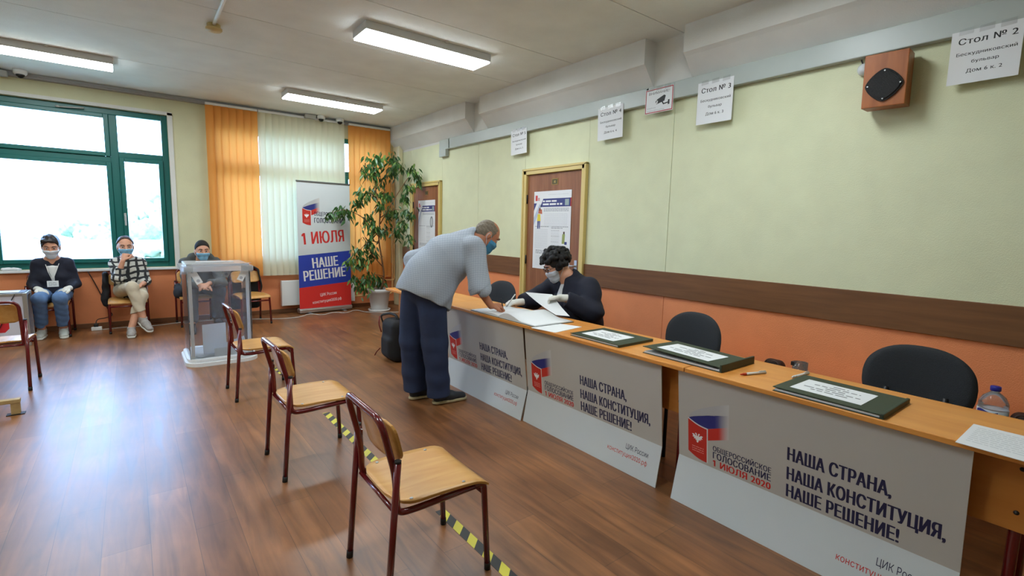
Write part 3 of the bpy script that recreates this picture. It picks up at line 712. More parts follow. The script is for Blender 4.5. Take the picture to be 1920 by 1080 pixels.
r = thing('round_bell', 'small round glassy bell beside the brown loudspeaker', 'bell', (XR, 1.235, 2.40))
bm = bmesh.new(); lathe(bm, [(0, -.05), (.02, -.046), (.034, -.03), (.038, -.01), (.036, 0), (0, 0)], (XR-.01, 1.24, 2.415), 20, 0, 'X'); obj('cup', bm, mat('glassy_bell', srgb(200, 205, 208), .15), r)
bm = bmesh.new(); tube(bm, [(XR-.012, 1.25, 2.44), (XR-.012, 1.265, 2.48)], .004, 6); obj('wire', bm, M_black, r)

# ------------------------------------------------------------------ information posters on the doors
def info_poster(name, label, y0, y1, z0, z1, big):
    r = thing(name, label, 'poster', (XR-.012, (y0+y1)/2, (z0+z1)/2)); w, h = y0-y1, z1-z0; O = Vector((XR-.012, y0, z0)); U, V, N = -VY, VZ, -VX
    bm = bmesh.new(); prism(bm, [(0, 0), (w, 0), (w, h), (0, h)], O, U, V, VX, .002); p = obj('sheet', bm, M_paper, r)
    bm = bmesh.new(); lt = srgb(204, 207, 211); nb = srgb(52, 58, 120)
    P_ = lambda pl, c, o=.001: patch(bm, O, U, V, N, [(a*w, b*h) for a, b in pl], c, o)
    P_([(.18, .80), (.98, .80), (.98, .905), (.26, .905)], nb)
    P_([(.97, .80), (1.0, .80), (1.0, .905), (.97, .905)], srgb(200, 50, 45))
    P_([(0, .66), (.0, .56), (.22, .82), (.16, .84)], srgb(180, 190, 210)); P_([(0, .75), (.08, .85), (0, .85)], nb)
    P_([(.04, .88), (.10, .88), (.10, .95), (.04, .95)], srgb(200, 60, 55)); P_([(.11, .88), (.16, .88), (.16, .92), (.11, .92)], srgb(200, 150, 150))
    P_([(.84, .815), (.94, .815), (.94, .89), (.84, .89)], srgb(150, 165, 165), .0014)
    b = lambda u, v, ww, hh, c, s: bars(bm, O, U, V, N, u*w, v*h, ww*w, hh*h, c, s, .0013)
    b(.25, .862, .40, .020, WHITE, 1); b(.25, .822, .56, .022, WHITE, 2)
    obj_print('header_band', bm, p); bm = bmesh.new()
    b(.40, .95, .52, .007, lt, 3)
    for i in range(3): b(.28, .775-.016*i, .66, .008, srgb(150, 152, 158), 4+i)
    for i in range(10): b(.30, .71-.018*i, .62, .006, lt, 10+i)
    b(.05, .545, .38, .009, srgb(150, 152, 158), 21); b(.50, .545, .44, .009, srgb(150, 152, 158), 22); b(.50, .527, .30, .009, srgb(150, 152, 158), 23)
    for i in range(15): b(.05, .51-.017*i, .36, .006, lt, 30+i); 
    for i in range(14): b(.50, .50-.018*i, .22, .006, lt if i % 4 else srgb(165, 167, 172), 50+i)
    for i in range(3): b(.08, .235-.018*i, .84, .009, srgb(140, 142, 150), 70+i)
    for i in range(8): b(.08, .17-.018*i, .84, .006, lt, 80+i)
    obj_print('body_text', bm, p); bm = bmesh.new()
    if big:   # little drawn people
        P_([(.10, .62), (.20, .62), (.19, .71), (.11, .71)], srgb(226, 206, 60), .0014); P_([(.11, .52), (.145, .52), (.15, .62), (.11, .62)], nb, .0014); P_([(.16, .52), (.185, .52), (.19, .62), (.155, .62)], nb, .0014)
        P_([(.13, .72), (.24, .71), (.23, .77), (.14, .77)], srgb(190, 100, 70), .0014); P_([(.14, .755), (.20, .755), (.19, .79), (.15, .79)], srgb(120, 70, 50), .0015)
        obj_print('drawn_figure', bm, p); bm = bmesh.new()
        P_([(.79, .34), (.86, .34), (.87, .46), (.80, .46)], srgb(150, 160, 90), .0014); P_([(.82, .46), (.86, .46), (.86, .49), (.82, .49)], srgb(80, 60, 50), .0014); P_([(.86, .33), (.92, .33), (.92, .365), (.86, .365)], nb, .0015)
    else:
        P_([(.80+.09*math.cos(a), .62+.10*math.sin(a)) for a in np.linspace(0, 2*math.pi, 17)[:-1]], srgb(120, 124, 128), .0014); P_([(.80+.06*math.cos(a), .62+.07*math.sin(a)) for a in np.linspace(0, 2*math.pi, 17)[:-1]], srgb(190, 192, 194), .0016)
    obj_print('drawn_figure', bm, p)
info_poster('door_poster', 'white information poster with a blue band on the near brown door', 4.425, 3.815, .93, 1.80, True)
info_poster('door_poster', 'white information poster with a blue band on the far brown door', 7.32, 6.765, .90, 1.785, False)

# ------------------------------------------------------------------ school chairs
M_red = mat('dark_red_painted_tube', srgb(98, 16, 22), .22, spec=.6, coat=.3)
M_ply = wood_mat('worn_plywood', srgb(196, 140, 70), srgb(214, 164, 96), 2.2, (1.2, 9, 9), .38, .15)
M_rubber = mat('black_rubber', srgb(20, 20, 20), .6)
def school_chair(label):
    r = thing('school_chair', label, 'chair', (0, 0, 0), 'school chairs with dark red frames')
    bm = bmesh.new(); T = .0125; hw = .178
    # back loop and seat rails in one bent tube per side
    loop = []
    left = [(.16, -hw, .372), (-.10, -hw, .362), (-.172, -hw, .366), (-.172, -hw, .44), (-.178, -hw, .52), (-.228, -hw, .722)]
    right = [(x, -y, z) for x, y, z in left][::-1]
    tube(bm, smooth_path(left+right, .062, 7), T, 10)
    obj('frame', bm, M_red, r)
    for s in (-1, 1):
        bm = bmesh.new(); tube(bm, smooth_path([(.15, s*hw, .372), (.196, s*hw, .374), (.214, s*(hw+.008), .02)], .055, 7), T, 10); tube(bm, [(.2139, s*(hw+.008), .03), (.215, s*(hw+.008), 0)], .0135, 10, 1); obj('leg', bm, [M_red, M_rubber], r)
        bm = bmesh.new(); y = s*(hw+.022); tube(bm, [(-.218, y, .012), (-.176, y, .565)], T, 10); tube(bm, [(-.2195, y, 0), (-.217, y, .03)], .0135, 10, 1); box(bm, -.186, -.166, y-s*.022-.004, y+.004, .53, .552, 0); tube(bm, [(-.176, y, .565), (-.1755, y, .575)], .012, 10, 1); obj('leg', bm, [M_red, M_rubber], r)
    bm = bmesh.new(); tube(bm, [(.204, -hw, .325), (.204, hw, .325)], .010, 8); obj('crossbar', bm, M_red, r)
    bm = bmesh.new(); tube(bm, [(-.174, -hw, .368), (-.174, hw, .368)], .009, 8); obj('crossbar', bm, M_red, r)
    # plywood seat: rounded rear, waterfall front
    bm = bmesh.new(); nx, ny = 20, 14
    def zt(x, v): return .396 + .006*math.cos((x+.02)*9) - (0 if x < .145 else ((x-.145)/.07)**2*.022) - .004*(1-v*v) + .012*max(0, (-x-.11)/.07)**2
    top = []; bot = []
    for i in range(nx+1):
        x = -.182+i/nx*.393; c = .10
        wmax = .192 if x > -.182+c else .192-c+math.sqrt(max(0, c*c-(c-(x+.182))**2))
        top.append([bm.verts.new((x, wmax*(2*j/ny-1), zt(x, 2*j/ny-1))) for j in range(ny+1)])
        bot.append([bm.verts.new((x, wmax*(2*j/ny-1), zt(x, 2*j/ny-1)-.010)) for j in range(ny+1)])
    for i in range(nx):
        for j in range(ny):
            for G, fl in ((top, 0), (bot, 1)):
                q = (G[i][j], G[i+1][j], G[i+1][j+1], G[i][j+1]); f = bm.faces.new(q[::-1] if fl else q); f.smooth = True
        for j in (0, ny): bm.faces.new((top[i][j], top[i+1][j], bot[i+1][j], bot[i][j]))
    for j in range(ny):
        for i in (0, nx): bm.faces.new((top[i][j], top[i][j+1], bot[i][j+1], bot[i][j]))
    st = obj('seat', bm, M_ply, r)
    for x in (-.11, .11):
        for s in (-1, 1):
            bm = bmesh.new(); lathe(bm, [(0, 0), (.007, 0), (.006, .003), (0, .0035)], (x, s*.166, zt(x, .86)), 10); obj('bolt', bm, M_alu, st)
    # curved back board in front of the loop
    bm = bmesh.new(); ol = rrect(.36, .155, .045, 6, -.18, 0); n = len(ol)
    def bp(u, v, d): 
        t = v/.155; return (-.176-.040*t+.016-.030*(1-(u/.18)**2)+d+.012, u, .548+v)
    rows = 12
    def grid(d):
        G = []
        for i in range(rows+1):
            v = .155*i/rows; ins = 0
            if v < .045: ins = .045-math.sqrt(.045**2-(.045-v)**2)
            if v > .11: ins = .045-math.sqrt(max(0, .045**2-(v-.11)**2))
            w = .18-ins; G.append([bm.verts.new(bp(w*(2*j/12-1), v, d)) for j in range(13)])
        return G
    A, B = grid(0), grid(.010)
    for i in range(rows):
        for j in range(12):
            f = bm.faces.new((A[i][j], A[i+1][j], A[i+1][j+1], A[i][j+1])); f.smooth = True
            f = bm.faces.new((B[i][j], B[i][j+1], B[i+1][j+1], B[i+1][j])); f.smooth = True
        for j in (0, 12): bm.faces.new((A[i][j], A[i+1][j], B[i+1][j], B[i][j]))
    for j in range(12):
        for i in (0, rows): bm.faces.new((A[i][j], A[i][j+1], B[i][j+1], B[i][j]))
    obj('backrest', bm, M_ply, r)
    return r
ch0 = school_chair('plywood school chair nearest the camera, standing over the hazard tape')
ch0.matrix_basis = Matrix.Translation((.872, 1.715, 0)) @ Matrix.Rotation(-.02, 4, 'Z')
dup(ch0, (.805, 2.925, 0), .02, 'plywood school chair second from the camera in the row beside the tables')
dup(ch0, (.80, 4.40, 0), .02, 'plywood school chair in front of the ballot box, farthest of the row of three')
dup(ch0, (-.885, 5.61, 0), math.pi/2-.06, 'school chair at the left edge seen from behind, before the framed booth')
dup(ch0, (-.80, 7.86, 0), -math.pi/2, 'school chair under the person in the navy blazer')
dup(ch0, (-.06, 7.80, 0), -math.pi/2, 'school chair under the person in the checked shirt')
dup(ch0, (.655, 7.83, 0), -math.pi/2+.03, 'school chair under the person in the grey hoodie, behind the ballot box')
dup(ch0, (1.27, 7.53, 0), -math.pi/2+.16, 'school chair with a black backpack on it, right of the ballot box')

# ------------------------------------------------------------------ tables
M_beech = wood_mat('orange_beech_laminate', srgb(210, 134, 56), srgb(226, 154, 74), 1.6, (8, 1, 8), .35, .1)
M_beechv = wood_mat('orange_beech_panel', srgb(184, 112, 44), srgb(200, 130, 60), 1.6, (8, 1, 8), .45)
TX0, TX1, TZ = 2.125, 2.585, .72
def table(y0, y1, label):
    r = thing('school_table', label, 'table', ((TX0+TX1)/2, (y0+y1)/2, 0), 'tables in the long row')
    bm = bmesh.new(); box(bm, TX0, TX1, y0, y1, TZ-.022, TZ, 0, .003); obj('tabletop', bm, M_beech, r)
    bm = bmesh.new(); box(bm, 2.262, 2.278, y0+.03, y1-.03, .425, TZ-.022, 0, .002); p = obj('modesty_panel', bm, M_beechv, r)
    for y in (y0+.10, y1-.10):
        for z in (.49, .64):
            bm = bmesh.new(); lathe(bm, [(0, -.004), (.006, -.003), (.008, 0), (0, 0)], (2.262, y, z), 10, 0, 'X'); obj('bolt', bm, M_black, p)
    for y in (y0+.10, y1-.10):
        for x in (2.295, 2.53):
            bm = bmesh.new(); tube(bm, [(x, y, .028), (x, y, TZ-.024)], .0165, 12); tube(bm, [(x, y, 0), (x, y, .03)], .018, 12, 1); obj('leg', bm, [M_red, M_rubber], r)
        bm = bmesh.new(); tube(bm, [(2.295, y, .68), (2.53, y, .68)], .012, 8); tube(bm, [(2.295, y, .13), (2.53, y, .13)], .012, 8); obj('side_rail', bm, M_red, r)
    return r
table(.09, 1.352, 'wooden table nearest the camera at the right end of the row')
table(1.356, 2.545, 'wooden table second from the right end, with a folder and a register on it')
table(2.549, 3.745, 'wooden table with the open register where the standing person signs')
table(3.749, 4.955, 'far wooden table at the left end of the row, behind the standing person')

# ------------------------------------------------------------------ paper board posters leaning at the tables
M_board = mat('pale_board_shaded', srgb(188, 184, 177), .65, var=.02, vscale=4)  # upper panel toned darker: shade of its inward lean and the table overhang
M_board2 = mat('pale_board_lower', srgb(206, 212, 214), .6, var=.02, vscale=4)
def board(yl, w, label, foot_text, xs=(2.165, 2.222, 2.168), zf=.228):
    r = thing('campaign_board', label, 'poster board', (xs[2], yl-w/2, 0), 'campaign boards leaning at the tables')
    yr = yl-w; z1 = .69
    def panel(pa, pb, name, m):
        bm = bmesh.new(); O = Vector((pa[0], yl, pa[1])); V = Vector((pb[0]-pa[0], 0, pb[1]-pa[1])); h = V.length; V.normalize(); U = -VY; N = U.cross(V).normalized()
        if N.x > 0: N = -N
        prism(bm, [(0, 0), (w, 0), (w, h), (0, h)], O, U, V, -N, .005); return obj(name, bm, m, r), O, U, V, N, h
    up, O, U, V, N, h = panel((xs[1], zf), (xs[0], z1), 'upper_panel', M_board)
    bm = bmesh.new(); vote_logo(bm, O+U*(.055*w/1.12)+V*.0, U, V, N, .205) if False else None
    vote_logo(bm, O+U*.055+V*.014, U, V, N, .215); obj_print('ribbon_emblem', bm, up)
    bm = bmesh.new(); lines(bm, None, O, U, V, N, [('ОБЩЕРОССИЙСКОЕ', .19, .094, .027, .280, 'l', INK, .030), ('ГОЛОСОВАНИЕ', .19, .054, .034, .280, 'l', INK, .035), ('1 ИЮЛЯ 2020', .19, .013, .034, .280, 'l', RED, .035)])
    obj_print('emblem_lettering', bm, up)
    bm = bmesh.new(); lines(bm, None, O, U, V, N, [('НАША СТРАНА,', .535, 0.190, .060, .372, 'l', INK, .056), ('НАША КОНСТИТУЦИЯ,', .535, 0.098, .060, .535, 'l', INK, .056), ('НАШЕ РЕШЕНИЕ!', .535, .016, .060, .405, 'l', INK, .056)])
    obj_print('slogan_lettering', bm, up)
    lo, O, U, V, N, h = panel((xs[2], .0), (xs[1], zf), 'lower_panel', M_board2)
    if foot_text:
        bm = bmesh.new(); lines(bm, None, O, U, V, N, [('ЦИК России', w-.075, .135, .030, .155, 'r', INK, .002), ('конституция2020.рф', w-.075, .088, .028, .285, 'r', RED, .002)])
        obj_print('foot_lettering', bm, lo)
    bm = bmesh.new()
    for y in (yl-.25, yr+.25): box(bm, xs[0]-.002, TX0+.05, y-.025, y+.025, z1-.001, z1+.006)
    obj('tape', bm, M_tape, r)
board(3.79, 1.115, 'white campaign board leaning at the table behind the standing person', True, zf=.215)
board(2.665, 1.145, 'white campaign board leaning in the middle, with small web address at its foot', True, (2.175, 2.225, 2.185), .225)
board(1.412, 1.115, 'largest white campaign board at the right, leaning at the nearest table', True)

# ------------------------------------------------------------------ hazard tape on the floor
def hazard(name, x, y0, y1, ang, label):
    r = Matrix.Rotation(ang, 4, 'Z'); L = y1-y0; w = .048
    bm = bmesh.new(); n = int(L/.06)+2
    def add(pl, mi):
        vs = [bm.verts.new(Vector((x, y0, .0015)) + r @ Vector((a, b, 0))) for a, b in pl]; f = bm.faces.new(vs); f.material_index = mi
    s = .045; k = -1
    while k*.06 < L:
        a = k*.06
        pl = [(-w/2, a), (-w/2, a+.06), (w/2, a+.06+s), (w/2, a+s)]
        pl = [(u, min(max(v, 0), L)) for u, v in pl]
        if abs(pl[0][1]-pl[1][1]) > 1e-6 or abs(pl[2][1]-pl[3][1]) > 1e-6: add(pl, k % 2)
        k += 1
    bmesh.ops.recalc_face_normals(bm, faces=bm.faces[:])
    for f in bm.faces:
        if f.normal.z < 0: f.normal_flip()
    res = bmesh.ops.extrude_face_region(bm, geom=bm.faces[:]); 
    for v in [g for g in res['geom'] if isinstance(g, bmesh.types.BMVert)]: v.co.z = .0002
    return tag(obj(name, bm, [mat('hazard_black', srgb(28, 28, 28), .4), mat('hazard_yellow', srgb(214, 204, 60), .4)]), label, 'floor tape', 'yellow and black tape on the floor')
hazard('hazard_tape', 1.132, 1.0, 2.005, .0, 'yellow and black hazard tape on the floor under the nearest chair')
hazard('hazard_tape', 1.075, 2.45, 3.60, -.0, 'yellow and black hazard tape on the floor between the two nearest chairs')
hazard('hazard_tape', 1.045, 4.25, 5.05, .0, 'faint yellow and black hazard tape on the floor under the chair before the ballot box')

# ------------------------------------------------------------------ things on the tables
M_folder = mat('dark_green_folder', srgb(38, 54, 40), .45, bump=.15, bscale=300)
def folder(y0, y1, x0, x1, label, lift=0.0, seed=0):
    """register folder; y0 left long end seen from the room, x0 the edge nearest the room"""
    r = thing('register_folder', label, 'folder', ((x0+x1)/2, (y0+y1)/2, TZ), 'dark green register folders')
    bm = bmesh.new(); box(bm, x0, x1, y1, y0, TZ, TZ+.003, 0, .001); box(bm, x0+.001, x1, y1, y1+.012, TZ, TZ+.016+lift, 0, .003); obj('back_cover', bm, M_folder, r)
    bm = bmesh.new(); box(bm, x0+.006, x1-.006, y1+.014, y0-.006, TZ+.003, TZ+.011, 0, .001); obj('pages', bm, M_paper, r)
    U = (-VY*(y0-y1)+VZ*(-lift*.6)).normalized(); O = Vector((x0, y0, TZ+.0125+lift)); V = (VX*(x1-x0)+VZ*(-lift*.45)).normalized(); w, h = y0-y1, x1-x0; N = U.cross(V).normalized()
    if N.z < 0: N = -N
    bm = bmesh.new(); prism(bm, [(0, 0), (w, 0), (w, h), (0, h)], O, U, V, N, .003); cv = obj('front_cover', bm, M_folder, r)
    O2 = O+U*(w*.115)+V*(h*.17)+N*.0032; w2, h2 = w*.66, h*.62
    bm = bmesh.new(); prism(bm, [(0, 0), (w2, 0), (w2, h2), (0, h2)], O2, U, V, N, .0006); tl = obj('title_label', bm, M_paper, cv)
    bm = bmesh.new(); O3 = O2+N*.0006
    for i, (a, b) in enumerate(((.42, .22), (.18, .66), (.38, .28), (.10, .80), (.24, .52))):
        bars(bm, O3, U, V, N, w2*a, h2*(.80-.145*i), w2*b, h2*.055, srgb(112, 114, 118), seed*9+i, .0006, .2)
    obj_print('printing', bm, tl)
    return r
folder(2.195, 1.80, 2.165, 2.478, 'dark green register folder left of the others, before the small empty office chair', 0, 1)
folder(1.66, 1.20, 2.195, 2.51, 'dark green register folder with lifted cover across the middle of the row', .022, 2)
folder(.935, .54, 2.135, 2.448, 'large dark green register folder before the nearest office chair', .004, 3)
def flat_sheet(name, pts, label, cat='paper', z=TZ, curl=0.0, lines_n=0, m=None, group=None):
    bm = bmesh.new(); P4 = [Vector((x, y, z)) for x, y in pts]; n = 8
    G = [[None]*(n+1) for _ in range(n+1)]; B = [[None]*(n+1) for _ in range(n+1)]
    for i in range(n+1):
        for j in range(n+1):
            u, v = i/n, j/n; p = (1-u)*(1-v)*P4[0]+u*(1-v)*P4[1]+u*v*P4[2]+(1-u)*v*P4[3]; dz = curl*(u**3+.4*v**3)
            G[i][j] = bm.verts.new(p+VZ*(.0022+dz)); B[i][j] = bm.verts.new(p+VZ*(.0002+dz))
    for i in range(n):
        for j in range(n):
            bm.faces.new((G[i][j], G[i+1][j], G[i+1][j+1], G[i][j+1])); bm.faces.new((B[i][j], B[i][j+1], B[i+1][j+1], B[i+1][j]))
    for i in range(n):
        for q in (0, n):
            bm.faces.new((G[i][q], G[i+1][q], B[i+1][q], B[i][q])); bm.faces.new((G[q][i], G[q][i+1], B[q][i+1], B[q][i]))
    o = tag(obj(name, bm, m or M_paper, smooth=True), label, cat, group)
    if lines_n:
        c = sum(P4, Vector())/4; O = P4[0]+VZ*.0024; U = (P4[1]-P4[0]); V = (P4[3]-P4[0]); w, h = U.length, V.length; U.normalize(); V.normalize(); N = VZ
        bm = bmesh.new()
        for i in range(lines_n): bars(bm, O, U, V, N, w*.08, h*(.85-.75*i/lines_n), w*.84, h*.018, srgb(190, 193, 198), i, .0006)
        obj_print('printing', bm, o)
    return o
flat_sheet('paper_sheet', [(2.10, 2.50), (2.135, 2.30), (2.42, 2.345), (2.345, 2.57)], 'loose white sheet on the table below the open register')
flat_sheet('paper_sheet', [(2.10, .335), (2.09, .12), (2.365, .135), (2.365, .335)], 'white sheet with faint print at the right end of the nearest table', lines_n=9)
# open register with a folded-over leaf
r = thing('open_register', 'large open register with white pages under the hand of the standing person', 'register', (2.3, 2.9, TZ))
bm = bmesh.new(); box(bm, 2.13, 2.50, 2.50, 3.30, TZ, TZ+.003, 0, .001); obj('cover', bm, M_folder, r)
def page_block(ya, yb, hgt, bulge, name, droop=.0):
    bm = bmesh.new(); n = 14; T_ = []; B_ = []
    for i in range(n+1):
        t = i/n; y = ya+(yb-ya)*t; z = TZ+.004+hgt*(1-t*.6)+bulge*math.sin(min(1, t*1.6)*math.pi)*(1-t)
        T_.append([bm.verts.new((x, y, z+droop*math.sin(k*1.1))) for k, x in enumerate((2.135, 2.25, 2.37, 2.49))])
        B_.append([bm.verts.new((x, y, TZ+.0035)) for x in (2.135, 2.25, 2.37, 2.49)])
    for i in range(n):
        for k in range(3):
            f = bm.faces.new((T_[i][k], T_[i+1][k], T_[i+1][k+1], T_[i][k+1])); f.smooth = True; bm.faces.new((B_[i][k], B_[i][k+1], B_[i+1][k+1], B_[i+1][k]))
        for k in (0, 3): bm.faces.new((T_[i][k], T_[i+1][k], B_[i+1][k], B_[i][k]))
    for k in range(3):
        for i in (0, n): bm.faces.new((T_[i][k], T_[i][k+1], B_[i][k+1], B_[i][k]))
    return obj(name, bm, M_paper, r)
pg = page_block(2.925, 3.295, .010, .012, 'left_pages'); page_block(2.915, 2.505, .014, .045, 'right_pages')
bm = bmesh.new()
for i in range(12): bars(bm, Vector((2.15, 3.28, TZ+.0165)), VX, -VY, VZ, .01, .02+.014*i, .30, .003, GREY, i, .002)
obj_print('printing', bm, pg)
def pen(p, ang, label, red):
    x, y = p; r = thing('pen', label, 'pen', (x, y, TZ+.006), 'white pens'); R_ = Matrix.Translation((x, y, TZ+.0062)) @ Matrix.Rotation(ang, 4, 'Z')
    bm = bmesh.new(); tube(bm, [R_ @ Vector((t, 0, 0)) for t in (-.045, .07)], .0058, 10); obj('barrel', bm, M_whitepaint, r)
    bm = bmesh.new(); tube(bm, [R_ @ Vector((t, 0, 0)) for t in (-.062, -.045)], .0058, 10, r1=.0062); tube(bm, [R_ @ Vector((t, 0, 0)) for t in (-.078, -.062)], .003, 8, 0, r1=.0052); obj('tip', bm, mat('red_pen_plastic', srgb(200, 60, 30), .4) if red else M_whitepaint, r)
    bm = bmesh.new(); tube(bm, [R_ @ Vector((t, 0, .008)) for t in (.03, .068)], .002, 6); obj('clip', bm, M_whitepaint, r)
pen((2.305, 1.10), math.radians(-20), 'white pen with a red tip lying between the two larger folders', True)
pen((2.47, .96), math.radians(-5), 'plain white pen lying behind the largest folder', False)

# ------------------------------------------------------------------ office chairs behind the tables
M_fabric = mat('charcoal_chair_fabric', srgb(44, 47, 52), .9, var=.12, vscale=260, bump=.5, bscale=400)
def office_chair(x, y, rz, label):
    r = thing('office_chair', label, 'chair', (0, 0, 0), 'charcoal office chairs behind the tables')
    s = Soft(); s.rbox((0.0, 0, .0), (.235, .235, .035), r=.035); s.warp(lambda X, Y, Z: .02*np.clip(np.abs(Y)*4-.7, 0, 1)+0*X)
    bm = bmesh.new()
    def pad(bm, f, th, nu=22, nv_=14, e=3.2):
        """superellipse cushion mapped through f(u,v)->(point, normal)"""
        rows = []
        for side in (1, -1):
            G = []
            for i in range(nu+1):
                row = []
                for j in range(nv_+1):
                    a, b = 2*i/nu-1, 2*j/nv_-1
                    # square to rounded square
                    m = max(abs(a), abs(b)); L = (abs(a)**e+abs(b)**e)**(1/e) if m else 1; k = m/L if L else 1
                    u, v = a*k, b*k; d = (1-m**6)**.5 if m < 1 else 0
                    p, n_ = f(u, v); row.append(bm.verts.new(p+n_*(side*th*d)))
                G.append(row)
            for i in range(nu):
                for j in range(nv_):
                    q = (G[i][j], G[i+1][j], G[i+1][j+1], G[i][j+1]); fc = bm.faces.new(q if side > 0 else q[::-1]); fc.smooth = True
        bmesh.ops.remove_doubles(bm, verts=bm.verts[:], dist=.0008)
    bm = bmesh.new(); pad(bm, lambda u, v: (Vector((.235*u, .235*v, .455-.015*max(0, u)**2)), VZ), .028); obj('seat', bm, M_fabric, r)
    bm = bmesh.new(); pad(bm, lambda u, v: (Vector((-.235-.035*(u*.5+.5)-.035*(v*v)*-1-.035, .232*v*(1-.07*max(0, u)), .665+.165*u-.035*max(0, u)*(abs(v)**2.2))), VX), .020); obj('backrest', bm, M_fabric, r)
    bm = bmesh.new()
    for sg in (-1, 1): tube(bm, smooth_path([(-.245, sg*.12, .60), (-.25, sg*.12, .41), (.2, sg*.20, .41)], .05), .011, 8, flat=.8)
    obj('frame', bm, M_black, r)
    for sx in (-1, 1):
        for sg in (-1, 1):
            bm = bmesh.new(); tube(bm, [(sx*.19, sg*.20, .42), (sx*.23, sg*.235, 0)], .011, 8); obj('leg', bm, M_black, r)
    r.matrix_basis = Matrix.Translation((x, y, 0)) @ Matrix.Rotation(rz, 4, 'Z'); return r
OC = [((2.885, .665), math.pi+.05, 'charcoal fabric office chair behind the largest folder, nearest the camera'), ((2.80, 1.93), math.pi-.12, 'charcoal fabric office chair right of the person in the navy jacket'),
      ((2.80, 4.12), math.pi+.1, 'charcoal fabric office chair behind the arm of the standing person')]
oc = office_chair(*OC[0][0], OC[0][1], OC[0][2])
for p, a, l in OC[1:]: dup(oc, (*p, 0), a, l)
dup(ch0, (2.96, 3.03, 0), math.pi-.05, 'school chair under the person in the navy jacket, hidden behind the table')

# low bench by the wall with a bottle, a tumbler and small bags
r = thing('low_bench', 'low wooden bench along the right wall, hidden behind the tables', 'bench', (3.52, .9, 0))
BZ = .42
bm = bmesh.new(); box(bm, 3.36, 3.68, -.1, 2.1, BZ-.03, BZ, 0, .004); obj('bench_top', bm, M_beech, r)
for x in (3.39, 3.65):
    for y in (-.02, 2.02): bm = bmesh.new(); box(bm, x-.02, x+.02, y-.02, y+.02, 0, BZ-.03); obj('leg', bm, M_beechv, r)
r = thing('water_bottle', 'clear water bottle with a blue cap behind the right end of the table', 'bottle', (3.5, .435, BZ))
M_pet = clear_mat('clear_plastic', (.93, .95, .97), haze=.10, rough=.05)
bc = (3.5, .432, BZ); k = .72
bm = bmesh.new(); lathe(bm, [(0, 0), (.055*1.0, 0), (.06, .01), (.06, .10), (.057, .105), (.06, .11), (.058, .125), (.045, .155), (.026, .172), (.017, .180), (.017, .192), (0, .192)], bc, 28); obj('bottle_body', bm, M_pet, r)
bm = bmesh.new(); lathe(bm, [(0, .186), (.021, .186), (.022, .19), (.022, .207), (.019, .21), (0, .21)], bc, 20); obj('cap', bm, mat('blue_cap_plastic', srgb(30, 40, 150), .4), r)
bm = bmesh.new(); lathe(bm, [(.0615, .012), (.0615, .092)], bc, 28); lb = obj('bottle_label', bm, mat('pale_bottle_label', srgb(200, 212, 224), .5), r)
bm = bmesh.new(); lay = bm.verts.layers.float_color.new('Col')
for a0, a1, z0, z1, c in ((2.1, 3.6, .070, .086, srgb(40, 54, 150)), (2.5, 3.9, .058, .070, srgb(60, 80, 170)), (2.2, 3.7, .03, .036, srgb(150, 170, 200))):
    pr = None
    for i in range(9):
        a = a0+(a1-a0)*i/8; wv = .006*math.sin(i*.8)
        q = [bm.verts.new((bc[0]+.0625*math.cos(a), bc[1]+.0625*math.sin(a), bc[2]+z+wv)) for z in (z0, z1)]
        for v in q: v[lay] = c
        if pr: bm.faces.new((pr[0], q[0], q[1], pr[1]))
        pr = q
obj_print('label_printing', bm, lb)
r = thing('tumbler', 'clear plastic tumbler with a dark lid piece behind the middle of the tables', 'tumbler', (3.5, 1.37, BZ))
bm = bmesh.new(); lathe(bm, [(0, 0), (.040, 0), (.046, .012), (.046, .118), (.043, .118), (.042, .014), (0, .012)], (3.5, 1.37, BZ), 24); obj('cup', bm, M_pet, r)
bm = bmesh.new(); box(bm, 3.46, 3.48, 1.385, 1.415, BZ+.095, BZ+.122, 0, .004); obj('lid_piece', bm, M_black, r)
M_bag = mat('dark_brown_leather', srgb(54, 32, 26), .5, bump=.2, bscale=200)
for (y, lab) in ((1.535, 'dark brown rounded bag top showing behind the table, left of the tumbler'), (.300, 'dark brown rounded bag top showing behind the table, right of the bottle')):
    s = Soft(); s.rbox((3.5, y, BZ+.045), (.06, .062, .045), r=.04).cap((3.5, y-.03, BZ+.07), (3.5, y+.03, BZ+.07), .028, k=.03)
    r = thing('small_bag', lab, 'bag', (3.5, y, BZ)); s.mesh('bag_body', .006, M_bag, r)
    bm = bmesh.new(); tube(bm, smooth_path([(3.45, y-.045, BZ+.06), (3.45, y-.035, BZ+.100), (3.45, y+.035, BZ+.100), (3.45, y+.045, BZ+.06)], .02), .005, 8); obj('handle', bm, M_bag, r)

# ------------------------------------------------------------------ ballot box and papers
M_acr = clear_mat('clear_acrylic', (.985, .99, .992), haze=.035, rough=.05, ior=1.14)
M_white = mat('white_box_plastic', srgb(228, 231, 234), .4)
M_strip = cloth_translucent('milky_white_strip', srgb(240, 242, 244), .5)
M_frost = clear_mat('milky_lid_plastic', (.97, .975, .98), haze=.34, rough=.12)
r = thing('ballot_box', 'tall transparent ballot box with white corner strips on the floor', 'ballot box', (.66, 5.77, 0))
bx0, bx1, by0, by1 = .395, .935, 5.50, 6.02
bm = bmesh.new(); prism(bm, rrect(.625, .70, .14, 8, .355, 5.42), Vector((0, 0, 0)), VX, VY, VZ, .035); prism(bm, rrect(.575, .65, .12, 8, .38, 5.445), Vector((0, 0, .035)), VX, VY, VZ, .012); obj('base_tray', bm, M_white, r)
bm = bmesh.new(); prism(bm, rrect(.59, .66, .13, 8, .372, 5.44), Vector((0, 0, .047)), VX, VY, VZ, .018); obj('base_plate', bm, M_white, r)
